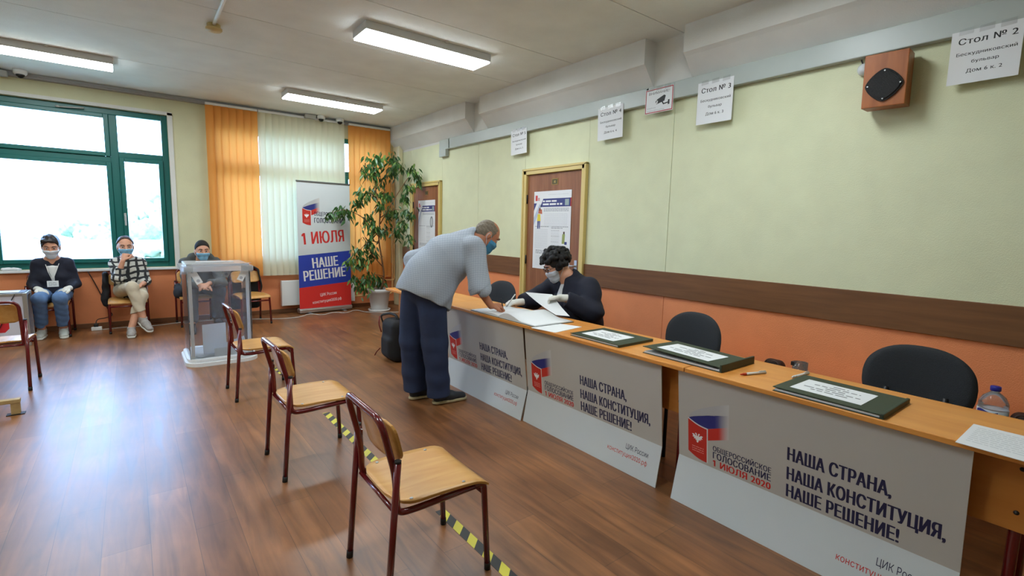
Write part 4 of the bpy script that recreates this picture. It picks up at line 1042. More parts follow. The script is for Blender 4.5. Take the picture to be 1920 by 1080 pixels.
for (a, b, c, d, nm) in ((bx0, bx1, by0, by0+.004, 'front_wall'), (bx0, bx1, by1-.004, by1, 'rear_wall'), (bx0, bx0+.004, by0, by1, 'side_wall'), (bx1-.004, bx1, by0, by1, 'side_wall')):
    bm = bmesh.new(); box(bm, a, b, c, d, .065, .925); obj(nm, bm, M_acr, r)
for x in (bx0+.028, bx1-.028):
    for y in (by0+.014,):
        bm = bmesh.new(); box(bm, x-.014, x+.014, y-.008, y+.008, .065, .925, 0, .003); obj('corner_strip', bm, M_strip, r)
bm = bmesh.new(); prism(bm, rrect(.60, .58, .03, 5, .365, 5.47), Vector((0, 0, .905)), VX, VY, VZ, .045); box(bm, .40, .93, 5.505, 6.015, .95, .975, 0, .008); ld = obj('lid', bm, M_frost, r)
bm = bmesh.new(); box(bm, .50, .83, 5.74, 5.77, .9755, .982, 0, .003); obj('slot_flap', bm, M_white, ld)
M_film = clear_mat('glossy_film', (.96, .97, .98), haze=.22, rough=.12)
for x in (.40, .90):
    bm = bmesh.new(); pr = [(x-.05, .885), (x+.05, .892), (x+.05, .965), (x-.05, .96)]; prism(bm, pr, Vector((0, by0-.036, 0)), VX, VZ, VY, .002); obj('sealing_film', bm, M_film, ld)
    bm = bmesh.new()
    for q in range(3): prism(bm, [(x-.05+q*.03, 5.47), (x-.02+q*.03, 5.47), (x-.01+q*.03, 5.56), (x-.05+q*.03, 5.56)], Vector((0, 0, .976)), VX, VY, VZ, .0015+.001*q)
    obj('sealing_film', bm, M_film, ld)
def sticker(x, z, ang, y):
    bm = bmesh.new(); A = Vector((math.cos(ang), 0, math.sin(ang))); B = Vector((-math.sin(ang), 0, math.cos(ang))); prism(bm, [(-.028, -.06), (.028, -.06), (.028, .06), (-.028, .06)], Vector((x, y, z)), A, B, -VY, .001)
    o = obj('seal_sticker', bm, M_paper, r); bm = bmesh.new(); O = Vector((x, y-.001, z))-B*.03
    patch(bm, O, A, B, -VY, [(.015*math.cos(t), .015*math.sin(t)) for t in np.linspace(0, 6.283, 15)[:-1]], srgb(168, 170, 180), .0008); obj_print('stamp', bm, o)
sticker(.478, .845, .45, by0-.002); sticker(.865, .86, -.45, by0-.002); sticker(.81, .85, -.5, by1+.002)
M_ballot = cloth_translucent('ballot_paper_sheet', srgb(232, 236, 240), .45)
def ballot(label, C, U, V, w, h, curl=.0):
    U, V = Vector(U).normalized(), Vector(V).normalized(); N = U.cross(V).normalized(); bm = bmesh.new(); n = 8; G = []; B = []
    for i in range(n+1):
        u = w*(i/n-.5); G.append([bm.verts.new(Vector(C)+U*u+V*(h*(j/2-.5))+N*curl*math.cos(i/n*math.pi*1.3)) for j in range(3)]); B.append([bm.verts.new(v.co+N*.0012) for v in G[-1]])
    for i in range(n):
        for j in range(2): bm.faces.new((G[i][j], G[i+1][j], G[i+1][j+1], G[i][j+1])); bm.faces.new((B[i][j], B[i][j+1], B[i+1][j+1], B[i+1][j]))
        for j in (0, 2): bm.faces.new((G[i][j], G[i+1][j], B[i+1][j], B[i][j]))
    for i in (0, n):
        for j in range(2): bm.faces.new((G[i][j], G[i][j+1], B[i][j+1], B[i][j]))
    return tag(obj('ballot_paper', bm, M_ballot), label, 'paper', 'ballot papers in the clear box')
ballot('large white ballot paper standing upright inside the clear box', (.615, 5.62, .225), (1, .05, .02), (0, .06, 1), .205, .295, .006)
ballot('white ballot paper lying flat at the left bottom of the clear box', (.535, 5.60, .079), (.8, .5, .05), (-.5, .85, 0), .21, .15, .006)
ballot('white ballot paper leaning at the right inside the clear box', (.80, 5.66, .128), (1, .25, .25), (-.15, .25, .8), .21, .115, .008)
ballot('white ballot paper lying in front at the middle of the clear box', (.70, 5.54, .105), (1, -.1, .12), (.05, .5, .5), .20, .09, .006)
ballot('white ballot paper lying flat at the back of the clear box', (.72, 5.86, .076), (1, -.3, .0), (.3, 1, 0), .21, .14, .004)

# ------------------------------------------------------------------ roll-up banner, radiator, plant
r = thing('rollup_banner', 'tall roll-up banner in white, blue and red before the white blind', 'banner', (2.4, 7.9, 0))
U = Vector((.815, .075, 0)).normalized(); V = VZ; N = Vector((.075, -.815, 0)).normalized(); O = Vector((1.995, 7.86, .055)); bw, bh = .822, 1.945
bm = bmesh.new(); prism(bm, [(0, 0), (bw, 0), (bw, bh), (0, bh)], O, U, V, -N, .0015); sh = obj('banner_sheet', bm, M_board2, r)
bm = bmesh.new(); z = lambda q: q-.055
P2 = lambda pl, c, o=.0008: patch(bm, O, U, V, N, pl, c, o)
P2([(0, z(.405)), (bw, z(.465)), (bw, z(.965)), (0, z(.895))], srgb(38, 62, 166)); P2([(0, z(.058)), (bw, z(.058)), (bw, z(.465)), (0, z(.405))], srgb(214, 44, 38))
obj_print('colour_bands', bm, sh)
th = math.atan2(.065, .822); U2 = (U*math.cos(th)+V*math.sin(th)); V2 = (V*math.cos(th)-U*math.sin(th))
bm = bmesh.new(); vote_logo(bm, O+U*.075+V*z(1.355), U, V, N, .262); obj_print('ribbon_emblem', bm, sh)
bm = bmesh.new(); lines(bm, None, O, U, V, N, [('ОБЩЕРОССИЙСКОЕ', .25, z(1.50), .062, .49, 'l', INK, .03), ('ГОЛОСОВАНИЕ', .25, z(1.395), .075, .49, 'l', INK, .04)])
lines(bm, None, O+V*z(1.06)+U*.065, U2, V2, N, [('1 ИЮЛЯ', 0, 0, .185, .66, 'l', srgb(206, 44, 40), .04)]); obj_print('date_lettering', bm, sh)
bm = bmesh.new(); lines(bm, None, O+V*z(.70)+U*.21, U2, V2, N, [('НАШЕ', 0, 0, .155, .41, 'l', WHITE, .045)]); lines(bm, None, O+V*z(.505)+U*.075, U2, V2, N, [('РЕШЕНИЕ', 0, 0, .155, .665, 'l', WHITE, .045)]); obj_print('slogan_lettering', bm, sh)
bm = bmesh.new(); lines(bm, None, O+V*z(.255)+U*.32, U2, V2, N, [('ЦИК России', 0, 0, .048, .26, 'l', WHITE, .002)]); lines(bm, None, O+V*z(.145)+U*.20, U2, V2, N, [('конституция2020.рф', 0, 0, .045, .46, 'l', WHITE, .002)]); obj_print('foot_lettering', bm, sh)
RB = Matrix((( U.x, -N.x, 0, O.x), (U.y, -N.y, 0, O.y), (0, 0, 1, 0), (0, 0, 0, 1)))
bm = bmesh.new(); box(bm, -.012, bw+.012, -.03, .10, .012, .085, 0, .02, RB); obj('cassette', bm, M_alu, r)
for u in (.12, bw-.16): bm = bmesh.new(); box(bm, u, u+.05, -.09, .17, 0, .013, 0, .004, RB); obj('foot', bm, M_alu, r)
bm = bmesh.new(); box(bm, -.006, bw+.006, -.012, .014, 1.995, 2.018, 0, .004, RB); obj('top_rail', bm, mat('dark_grey_metal', srgb(110, 110, 108), .4, .6), r)
bm = bmesh.new(); tube(bm, [RB @ Vector((bw/2, .05, .05)), RB @ Vector((bw/2, .02, 2.0))], .011, 8); obj('support_pole', bm, M_alu, r)

r = thing('radiator', 'flat white panel radiator on the orange wall behind the banner', 'radiator', (2.34, 8.08, .1))
bm = bmesh.new(); box(bm, 1.785, 2.90, 8.015, 8.03, .125, .505, 0, .006); box(bm, 1.785, 2.90, 8.085, 8.10, .125, .505, 0, .006); box(bm, 1.79, 2.895, 8.02, 8.095, .49, .507, 0, .003)
obj('panel', bm, M_whitepaint, r)
bm = bmesh.new(); box(bm, 1.783, 1.79, 8.013, 8.102, .123, .507); box(bm, 2.895, 2.902, 8.013, 8.102, .123, .507); obj('side_cover', bm, M_whitepaint, r)
bm = bmesh.new(); tube(bm, [(1.9, YB, .4), (1.9, 8.09, .4)], .012, 8); tube(bm, [(2.8, YB, .4), (2.8, 8.09, .4)], .012, 8); obj('bracket', bm, M_whitepaint, r)
M_pipe = mat('cream_pipe_paint', srgb(220, 170, 110), .4)
for pts, lab in (([(2.905, 8.06, .20), (3.585, 8.06, .21), (3.585, 8.06, 2.62)], 'lower cream heating pipe from the radiator, rising left of its twin in the corner'), ([(2.905, 8.06, .46), (3.62, 8.06, .44), (3.62, 8.06, 2.62)], 'upper cream heating pipe from the radiator, rising beside the corner column')):
    bm = bmesh.new(); tube(bm, smooth_path(pts, .04), .015, 10); tag(obj('heating_pipe', bm, M_pipe), lab, 'pipe', 'heating pipes in the corner')

r = thing('potted_plant', 'tall leafy fig plant in a white pot in the corner', 'plant', (3.17, 7.62, 0))
pc = (3.17, 7.64, 0)
bm = bmesh.new(); lathe(bm, [(0, 0), (.165, 0), (.175, .01), (.178, .03), (.16, .03), (.155, .015), (0, .012)], pc, 32); obj('saucer', bm, M_whitepaint, r)
bm = bmesh.new(); lathe(bm, [(0, .014), (.125, .014), (.132, .03), (.168, .30), (.185, .305), (.187, .36), (.17, .362), (.165, .33), (0, .33)], pc, 32); obj('pot', bm, mat('white_pot_plastic', srgb(206, 208, 208), .45), r)
bm = bmesh.new(); lathe(bm, [(0, .338), (.08, .342), (.163, .332)], pc, 24); obj('soil', bm, mat('dark_soil', srgb(58, 42, 32), .95, var=.4, vscale=60, bump=.8, bscale=80), r)
M_bark = mat('plant_bark', srgb(120, 84, 52), .8, var=.2, vscale=30)
TR = [(3.19, 7.63, .32), (3.25, 7.61, .55), (3.20, 7.60, .85), (3.15, 7.60, 1.15), (3.18, 7.60, 1.55)]
bm = bmesh.new(); tube(bm, smooth_path(TR, .12, 6), .017, 8, r1=.012); obj('trunk', bm, M_bark, r)
CL = [(3.08, 7.45, 2.37, 0.173), (3.43, 7.7, 2.46, 0.132), (2.99, 7.6, 2.23, 0.143), (3.47, 7.52, 2.32, 0.113), (3.45, 7.75, 2.23, 0.116), (3.51, 7.1, 2.21, 0.108), (3.6, 7.1, 2.11, 0.085), (3.45, 7.1, 1.98, 0.092), (3.06, 7.52, 2.18, 0.079), (3.24, 7.75, 2.08, 0.114), (2.84, 7.45, 1.84, 0.139), (3.11, 7.7, 1.89, 0.113), (3.29, 7.6, 1.87, 0.129), (2.78, 7.52, 1.71, 0.093), (3.47, 7.3, 1.81, 0.11), (3.52, 7.3, 1.58, 0.134), (3.43, 7.7, 1.58, 0.163), (3.43, 7.3, 1.41, 0.094), (3.17, 7.52, 1.69, 0.111), (2.62, 7.75, 1.59, 0.127), (2.37, 7.5, 1.52, 0.092), (2.72, 7.7, 1.55, 0.095), (2.98, 7.6, 1.48, 0.127), (3.03, 7.52, 1.31, 0.142), (3.31, 7.75, 1.32, 0.131), (3.4, 7.45, 1.28, 0.111), (3.54, 7.3, 1.18, 0.087), (2.98, 7.6, 1.1, 0.127), (2.79, 7.52, 0.98, 0.14), (2.68, 7.5, 0.82, 0.124), (2.83, 7.45, 0.82, 0.124), (3.1, 7.7, 0.93, 0.113), (2.72, 7.5, 0.57, 0.093), (2.94, 7.52, 0.52, 0.142), (3.16, 7.75, 0.53, 0.114), (2.84, 7.45, 0.41, 0.109), (3.23, 7.7, 0.46, 0.081)]
BR = [[(3.18, 7.6, 1.5), (3.09, 7.55, 1.95), (3.05, 7.5, 2.35)], [(3.18, 7.6, 1.5), (3.27, 7.63, 1.95), (3.38, 7.68, 2.45)], [(3.18, 7.6, 1.4), (3.30, 7.4, 1.75), (3.52, 7.12, 2.24), (3.60, 7.1, 2.15)], [(3.15, 7.6, 1.2), (2.9, 7.6, 1.50), (2.65, 7.65, 1.62), (2.4, 7.52, 1.55)],
      [(3.16, 7.6, 1.1), (2.98, 7.56, 1.15), (2.82, 7.52, 1.0), (2.68, 7.5, .85)], [(3.18, 7.6, 1.5), (3.35, 7.45, 1.65), (3.5, 7.32, 1.6)], [(3.15, 7.6, 1.2), (3.32, 7.5, 1.38), (3.5, 7.32, 1.22)], [(3.24, 7.6, .55), (3.05, 7.55, .62), (2.85, 7.5, .5), (2.74, 7.5, .52)], [(3.12, 7.58, 1.8), (2.95, 7.5, 1.9), (2.80, 7.48, 1.78)], [(3.23, 7.6, .7), (3.0, 7.58, .95), (2.84, 7.55, 1.38)]]
for b in BR: bm = bmesh.new(); tube(bm, smooth_path(b, .1, 5), .008, 6, r1=.003); obj('branch', bm, M_bark, r)
rnd = random.Random(5); bm = bmesh.new()
for (cx, cy, cz, rr) in CL:
    for _ in range(int(2600*rr*rr)+6):
        d = Vector((rnd.gauss(0, .42), rnd.gauss(0, .42), rnd.gauss(0, .42)))
        p = Vector((cx, cy, cz))+d*rr; L = rnd.uniform(.062, .10); w = L*rnd.uniform(.36, .48)
        az = rnd.uniform(0, 2*math.pi); dr = Vector((math.cos(az)*.55, math.sin(az)*.55, -rnd.uniform(.35, 1.0))).normalized(); sd = dr.cross(Vector((rnd.uniform(-1, 1), rnd.uniform(-1, 1), rnd.uniform(.2, 1)))).normalized(); nn = sd.cross(dr)
        if p.x+L > 3.69: p.x = 3.69-L
        pts = []
        for t, ww in ((0, .05), (.25, .8), (.55, 1), (.82, .5)):
            cp = p+dr*L*t-VZ*(L*.25*t*t); pts.append((cp-sd*w*.5*ww+nn*w*.12*ww, cp, cp+sd*w*.5*ww+nn*w*.12*ww))
        tip = bm.verts.new(p+dr*L-VZ*(L*.28)); rw = [[bm.verts.new(q) for q in tr] for tr in pts]; mi = 0 if rnd.random() < .72 else 1
        for a, b in zip(rw, rw[1:]):
            for k in (0, 1): f = bm.faces.new((a[k], a[k+1], b[k+1], b[k])); f.material_index = mi; f.smooth = True
        for k in (0, 1): f = bm.faces.new((rw[-1][k], rw[-1][k+1], tip)); f.material_index = mi; f.smooth = True
M_leaf = mat('dark_green_leaf', srgb(50, 92, 42), .35, var=.25, vscale=8); M_leaf2 = mat('light_green_leaf', srgb(108, 140, 66), .35, var=.2, vscale=8)
o = obj('foliage', bm, [M_leaf, M_leaf2], r, recalc=False)
# ------------------------------------------------------------------ people
M_skin = mat('light_skin', srgb(206, 150, 122), .5, var=.06, vscale=25)
M_skin2 = mat('tanned_skin', srgb(178, 116, 86), .5, var=.07, vscale=25)
M_maskb = mat('blue_mask_cloth', srgb(122, 178, 212), .8); M_maskw = mat('white_mask_cloth', srgb(206, 212, 222), .8); M_maskt = mat('teal_mask_cloth', srgb(62, 130, 168), .8)
M_hairdark = mat('dark_brown_hair', srgb(34, 25, 23), .5, var=.3, vscale=60, stretch=(1, 1, .2)); M_hairblack = mat('black_hair', srgb(17, 15, 16), .75, var=.2, vscale=60)
M_hairgrey = mat('grey_hair', srgb(112, 100, 84), .6, var=.3, vscale=90); M_hairmid = mat('brown_hair', srgb(70, 54, 46), .55, var=.3, vscale=60)
M_eye = mat('dark_eye', srgb(26, 20, 18), .2); M_eyew = mat('eye_white', srgb(206, 200, 194), .3)
M_glove = mat('white_glove', srgb(216, 214, 206), .5)
def line_cloth(name, base, line, scale, width, noise=0.0, rough=.85, axes='XZ', rot=0.0):
    """woven check: fine bands along two object axes"""
    m = bpy.data.materials.new(name); m.use_nodes = True; nt = m.node_tree; b = nt.nodes['Principled BSDF']; N = nt.nodes.new; L = nt.links.new
    tc = N('ShaderNodeTexCoord'); last = None; mp = N('ShaderNodeMapping'); mp.inputs['Rotation'].default_value = (0, 0, rot); L(tc.outputs['Object'], mp.inputs['Vector'])
    for i, a in enumerate(axes):
        w = N('ShaderNodeTexWave'); w.wave_type = 'BANDS'; w.bands_direction = a; w.inputs['Scale'].default_value = scale; w.inputs['Distortion'].default_value = noise; w.inputs['Detail'].default_value = 2; w.inputs['Detail Scale'].default_value = 1.0
        L(mp.outputs['Vector'], w.inputs['Vector'])
        g = N('ShaderNodeValToRGB'); g.color_ramp.elements[0].position = 1-width; g.color_ramp.elements[0].color = (0, 0, 0, 1); g.color_ramp.elements[1].position = min(1, 1-width+.12); g.color_ramp.elements[1].color = (1, 1, 1, 1); L(w.outputs['Fac'], g.inputs['Fac'])
        if last is None: last = g.outputs['Color']
        else:
            mx = N('ShaderNodeMixRGB'); mx.blend_type = 'LIGHTEN'; mx.inputs[0].default_value = 1; L(last, mx.inputs[1]); L(g.outputs['Color'], mx.inputs[2]); last = mx.outputs[0]
    c = N('ShaderNodeMixRGB'); c.inputs[1].default_value = base; c.inputs[2].default_value = line; L(last, c.inputs[0]); L(c.outputs[0], b.inputs['Base Color']); b.inputs['Roughness'].default_value = rough
    return m

class Fig:
    def __init__(s, label, J, skin, res, up=(0, 0, 1)):
        s.J = {k: np.array(v, float) for k, v in J.items()}; s.res = res; s.skin = skin
        b = s.J['pelvis']; s.root = thing('person', label, 'person', (float(b[0]), float(b[1]), 0))
        F = unit(s.J['face']); U = np.array(up, float); U = unit(U-F*(U@F)); s.F, s.U, s.S = F, U, np.cross(U, F); s.hc = s.J['head']
        s.ax = [s.S, s.F, s.U]
    def h(s, f=0, u=0, l=0): return s.hc+s.F*f+s.U*u+s.S*l
    def head(s, b, g=0.0):
        k = .02
        b.ell(s.h(-.008, .022), (.076+g, .096+g, .098+g), s.ax, k).ell(s.h(.022, -.045), (.060+g, .066+g, .072+g), s.ax, .035)
        b.ell(s.h(.062, -.092), (.026+g, .024+g, .020+g), s.ax, .03)
        return b
    def body(s, w=1.0):
        J = s.J; b = Soft(); s.head(b)
        b.cap(s.h(.088, .012), s.h(.104, -.028), .0085, .0135, .012)
        for q in (-1, 1):
            b.ell(s.h(-.012, -.008, q*.077), (.010, .021, .033), s.ax, .008).cap(s.h(.080, .034, q*.016), s.h(.066, .036, q*.048), .010, .008, .014).ell(s.h(.068, -.028, q*.045), (.02, .018, .02), s.ax, .02)
            b.ell(s.h(.094, .012, q*.032), (.014, .012, .010), s.ax, .008, 's')
        b.cap(s.h(.084, -.060, -.018), s.h(.084, -.060, .018), .008, k=.012).cap(s.h(.082, -.071, -.012), s.h(.082, -.071, .012), .007, k=.010)
        b.cap(J['neck'], s.h(-.022, -.06), .058, .052, .035)
        side = J['sh_l']-J['sh_r']
        b.ecap(J['pelvis'], J['chest'], side, (.15*w, .10*w), (.15*w, .105*w), .05).ecap(J['chest'], J['neck']-(J['neck']-J['chest'])*.25, side, (.15*w, .105*w), (.11*w, .07*w), .05)
        b.cap(J['sh_l'], J['sh_r'], .044, k=.03)
        for q in 'lr':
            b.chain([J['sh_'+q], J['el_'+q], J['wr_'+q]], [.040*w, .036, .026], .02)
            b.chain([J['hip_'+q], J['kn_'+q], J['an_'+q]], [.066*w, .050, .036], .02)
            t = unit(J['toe_'+q]); b.chain([J['an_'+q]-t*.015+[0, 0, -.03], J['an_'+q]+t*.13+[0, 0, -.045]], [.026, .022], .02); s.hand(b, q)
        s.obj_body = b.mesh('body', s.res, s.skin, s.root); return s
    def hand(s, b, q, g=0.0):
        J = s.J; d = unit(J['hd_'+q]); n = np.array(J['hn_'+q], float); n = unit(n-d*(n@d)); a = np.cross(d, n); a = a if q == 'l' else -a    # a points to the thumb side
        wr = J['wr_'+q]; b.ecap(wr+d*.018, wr+d*.080, a, (.027+g, .017+g), (.038+g, .0135+g), .012)
        curl = s.J.get('curl_'+q, np.array([.35, .4, .45, .5]))
        for i, (o, L, r) in enumerate(((.029, .070, .0088), (.010, .080, .0090), (-.010, .074, .0086), (-.029, .058, .0078))):
            p = wr+d*.082+a*o; ang = 0; pts = [p]; f = (.45, .32, .25)
            dd = unit(d+a*o*2.2)
            for k in range(3):
                ang += curl[i]*(1, 1.1, .8)[k]; v = dd*math.cos(ang)+n*math.sin(ang); p = p+v*L*f[k]; pts.append(p)
            b.chain(pts, [r+g, r*.95+g, r*.9+g, r*.8+g], .005)
        tc = float(s.J.get('thumb_'+q, np.array(.35)))
        p0 = wr+d*.028+a*.024; p1 = p0+unit(d*.75+a*.75+n*.25)*.040; p2 = p1+unit(d*1.0+a*(.45-tc)+n*tc)*.034; p3 = p2+unit(d*1.0-a*tc*.6+n*tc)*.025
        b.chain([p0, p1, p2, p3], [.0135+g, .0108+g, .0095+g, .008+g], .008)
        return wr, d, n, a
    def glove(s, q, cuff=.03):
        b = Soft(); wr, d, n, a = s.hand(b, q, .0022); b.cap(wr-d*cuff, wr+d*.03, .031, .030, .01).cut(wr-d*cuff, -d); b.mesh('glove', min(s.res, .005), M_glove, s.root)
    def eyes(s, hair, brow=True):
        for q in (-1, 1):
            bm = bmesh.new(); bmesh.ops.create_uvsphere(bm, u_segments=12, v_segments=8, radius=.0100); c = Vector(s.h(.0785, .012, q*.032)); f = Vector(s.F)
            for v in bm.verts: v.co += c
            for fc in bm.faces: fc.smooth = True; fc.material_index = 1 if (fc.calc_center_median()-c).normalized().dot(f) > .70 else 0
            obj('eye', bm, [M_eyew, M_eye], s.root)
            bm = bmesh.new(); tube(bm, [s.h(.094, .036, q*.014), s.h(.091, .042, q*.032), s.h(.078, .038, q*.050)], .0045, 6, r1=.003); obj('eyebrow', bm, hair, s.root)
    def mask(s, m, top=-.012, bot=-.105):
        b = Soft(); s.head(b, .0065); [b.ell(s.h(.068, -.028, q*.045), (.0275, .0255, .0275), s.ax, .02) for q in (-1, 1)]; b.ell(s.h(.090, -.026), (.024, .026, .030), s.ax, .035).ell(s.h(.074, -.085), (.036, .030, .034), s.ax, .03)
        b.cut(s.h(.09, top), s.U-s.F*.12).cut(s.h(.030, -.05), -s.F-s.U*.12).cut(s.h(0, bot-.004), -s.U-s.F*.1)
        b.warp(lambda X, Y, Z: -.0009*np.sin(((X-s.hc[0])*s.U[0]+(Y-s.hc[1])*s.U[1]+(Z-s.hc[2])*s.U[2])*260))
        k = b.mesh('face_mask', min(.005, s.res), m, s.root)
        for q in (-1, 1):
            bm = bmesh.new(); tube(bm, smooth_path([s.h(.035, -.018, q*.062), s.h(.0, .006, q*.083), s.h(-.022, .004, q*.088), s.h(-.026, -.03, q*.086), s.h(0, -.05, q*.076), s.h(.03, -.085, q*.056)], .02), .0018, 6); obj('ear_loop', bm, M_maskw, k)
    def hair(s, m, f, k=None):
        b = Soft(); f(b); return b.mesh('hair', min(.006, s.res), m, s.root)
    def shoe(s, q, upper, sole, L=.27, ankle=.04):
        J = s.J; t = unit(J['toe_'+q]); a = J['an_'+q]; up = unit(np.array([0, 0, 1.])-t*t[2]); sd = np.cross(up, t); base = a-up*(.083)
        heel = base-t*.062; P = lambda f, u, l=0: heel+t*f*L+up*u+sd*l
        b = Soft(); b.ecap(P(.16, .052), P(.5, .048), sd, (.036, .046), (.040, .040), .02).ecap(P(.5, .045), P(.86, .034), sd, (.040, .038), (.037, .026), .03).cap(a+up*.0, P(.2, .05), ankle+.003, .036, .02)
        b.cut(P(0, .014), -up).cut(a+up*.022, up); o = b.mesh('shoe', .006, upper, s.root)
        c = Soft(); c.ecap(P(.15, .014), P(.5, .014), sd, (.041, .040), (.043, .04), .01).ecap(P(.5, .014), P(.86, .014), sd, (.044, .04), (.039, .036), .01)
        c.cut(P(0, .024), up).cut(P(0, .001), -up); c.mesh('sole', .005, sole, o)
        bm = bmesh.new()
        for i in range(4): p = P(.46+.07*i, .089-.0095*i); tube(bm, [p-sd*.018, p+up*.003, p+sd*.018], .0028, 5)
        return o
    def trousers(s, m, wr=(.10, .075, .066), waist=(.17, .12), hem=.10, wf=None, ang=None):
        J = s.J; b = Soft(); side = J['hip_l']-J['hip_r']; up = unit(J['chest']-J['pelvis'])
        b.ecap(J['pelvis']-up*.02, J['pelvis']+up*.10, side, waist, (waist[0]*.97, waist[1]*.97), .05)
        for q in 'lr':
            e = J['an_'+q]+(J['kn_'+q]-J['an_'+q])*hem; b.chain([J['hip_'+q], J['kn_'+q], J['an_'+q]], list(wr), .025)
        zs = [J['an_'+q]+(J['kn_'+q]-J['an_'+q])*hem for q in 'lr']
        for q, z in zip('lr', zs):
            d = unit(J['an_'+q]-J['kn_'+q]); p_ = nv(z); d_ = nv(d); r_ = max(wr)*1.3; a_ = nv(J['an_'+q])
            def f(x, y, zz, p_=p_, d_=d_, a_=a_):   # slab below the hem, only near this ankle
                pl = -((x-p_[0])*d_[0]+(y-p_[1])*d_[1]+(zz-p_[2])*d_[2]); rad = np.sqrt((x-a_[0])**2+(y-a_[1])**2+(zz-a_[2])**2)-.17
                return np.maximum(pl, rad)
            b._add('s', f, a_-.2, a_+.2, .003)
        if wf: b.warp(wf)
        return b.mesh('trousers', s.res, m, s.root)
    def top(s, name, m, torso, arms, sleeve=1.0, hem=None, neck=None, vcut=None, wf=None, extra=None, k=.05, sl={}):
        """torso: list of (point, half width, half depth) from hem to shoulders"""
        J = s.J; b = Soft(); side = J['sh_l']-J['sh_r']
        for (p, a, c), (q, a2, c2) in zip(torso, torso[1:]): b.ecap(np.array(p), np.array(q), side, (a, c), (a2, c2), k)
        b.cap(J['sh_l'], J['sh_r'], arms[0]*.98, k=.05)
        for q in 'lr':
            e = J['el_'+q]+(J['wr_'+q]-J['el_'+q])*max(0, sl.get(q, sleeve)); b.chain([J['sh_'+q], J['el_'+q]]+([e] if sleeve > 0 else []), list(arms[:3 if sleeve > 0 else 2]), .03)
        if extra: extra(b)
        for q in 'lr':
            e = J['el_'+q]+(J['wr_'+q]-J['el_'+q])*sl.get(q, sleeve); d = unit(J['wr_'+q]-J['el_'+q]); p_, d_ = nv(e), nv(d)
            def f(x, y, z, p_=p_, d_=d_):
                pl = -((x-p_[0])*d_[0]+(y-p_[1])*d_[1]+(z-p_[2])*d_[2]); return np.maximum(pl, np.sqrt((x-p_[0])**2+(y-p_[1])**2+(z-p_[2])**2)-.09)
            b._add('s', f, p_-.1, p_+.1, .003)
        if hem is not None: b.cut(*hem)
        if neck is not None: b.cap(J['neck']-(s.hc-J['neck'])*.05, s.hc, neck, neck*1.25, .008, 's')
        if vcut is not None: b.ecap(*vcut, k=.006, op='s')
        if wf: b.warp(wf)
        return b.mesh(name, s.res, m, s.root)
def folds(amp, fx, fy, fz, ph=0.0):
    return lambda X, Y, Z: amp*(np.sin(fx*X+fy*Y+fz*Z+ph+1.3*np.sin(7*X-5*Z))+.6*np.sin(1.7*fx*X-1.3*fy*Y+1.9*fz*Z+1+1.1*np.sin(9*Y+4*X)))

M_navy = mat('navy_suit_cloth', srgb(22, 25, 42), .85, var=.1, vscale=40, bump=.2, bscale=500)
M_jeans = mat('blue_denim', srgb(92, 124, 168), .85, var=.16, vscale=14, bump=.3, bscale=400)
M_whitecloth = mat('white_cotton', srgb(214, 214, 212), .85)
M_sneaker = mat('pale_sneaker', srgb(188, 192, 186), .6, var=.12, vscale=40); M_solew = mat('white_sole', srgb(208, 208, 200), .6)

# person in a navy blazer, left
J = dict(head=(-.735, 7.84, 1.045), face=(.03, -.90, -.36), neck=(-.735, 7.90, .895), chest=(-.735, 7.925, .74), pelvis=(-.74, 7.93, .495), sh_l=(-.605, 7.91, .845), sh_r=(-.865, 7.91, .845), el_l=(-.55, 7.91, .60), el_r=(-.92, 7.91, .60), wr_l=(-.60, 7.68, .565), wr_r=(-.86, 7.69, .57),
         hd_l=(-.55, -.75, -.18), hn_l=(-.1, -.15, -1), hd_r=(.55, -.75, -.18), hn_r=(.1, -.15, -1), hip_l=(-.655, 7.90, .485), hip_r=(-.825, 7.90, .485), kn_l=(-.665, 7.50, .475), kn_r=(-.835, 7.50, .48), an_l=(-.675, 7.73, .085), an_r=(-.865, 7.76, .085), toe_l=(.08, -1, 0), toe_r=(-.08, -1, 0))
p = Fig('seated person in a navy blazer with white gloves and a badge, at the far left', J, M_skin, .006); p.body()
p.eyes(M_hairdark); p.mask(M_maskw)
p.hair(M_hairdark, lambda b: (b.ell(p.h(-.018, .040), (.087, .103, .104), p.ax).ell(p.h(.050, .088, -.02), (.062, .040, .030), p.ax, .02).ell(p.h(-.04, -.03), (.084, .075, .085), p.ax, .02).ell(p.h(-.09, -.03), (.045, .05, .05), p.ax, .02),
    b.cut(p.h(.052, .045), p.F-p.U*.55), b.warp(folds(.0025, 90, 70, 20))))
bl = Soft(); bl.ecap((-.735, 7.918, .56), (-.735, 7.905, .80), (1, 0, 0), (.10, .117), (.088, .108), .02).cut((-.735, 7.80, .815), (0, -.45, 1)); bl.mesh('blouse', .006, M_whitecloth, p.root)
p.top('blazer', M_navy, [((-.735, 7.92, .50), .165, .125), ((-.735, 7.915, .70), .155, .128), ((-.735, 7.91, .84), .125, .090)], (.058, .052, .044), .93, neck=.066, k=.03, vcut=((-.735, 7.775, .95), (-.735, 7.765, .62), (1, 0, 0), (.064, .070), (.014, .045)), wf=folds(.003, 10, 14, 34))
p.trousers(M_jeans, (.080, .066, .054), (.150, .11), .16, folds(.003, 30, 30, 30)); p.glove('l'); p.glove('r')
for q in 'lr': p.shoe(q, M_sneaker, M_solew)
bm = bmesh.new(); box(bm, -.785, -.685, 7.735, 7.739, .585, .655, 0, .002); bd = obj('badge', bm, mat('badge_card', srgb(226, 228, 230), .4), p.root)
bm = bmesh.new()
for i in range(3): bars(bm, Vector((-.775, 7.735, .632-.015*i)), VX, VZ, -VY, .004, 0, .07, .006, GREY, i, .0008)
obj_print('printing', bm, bd)
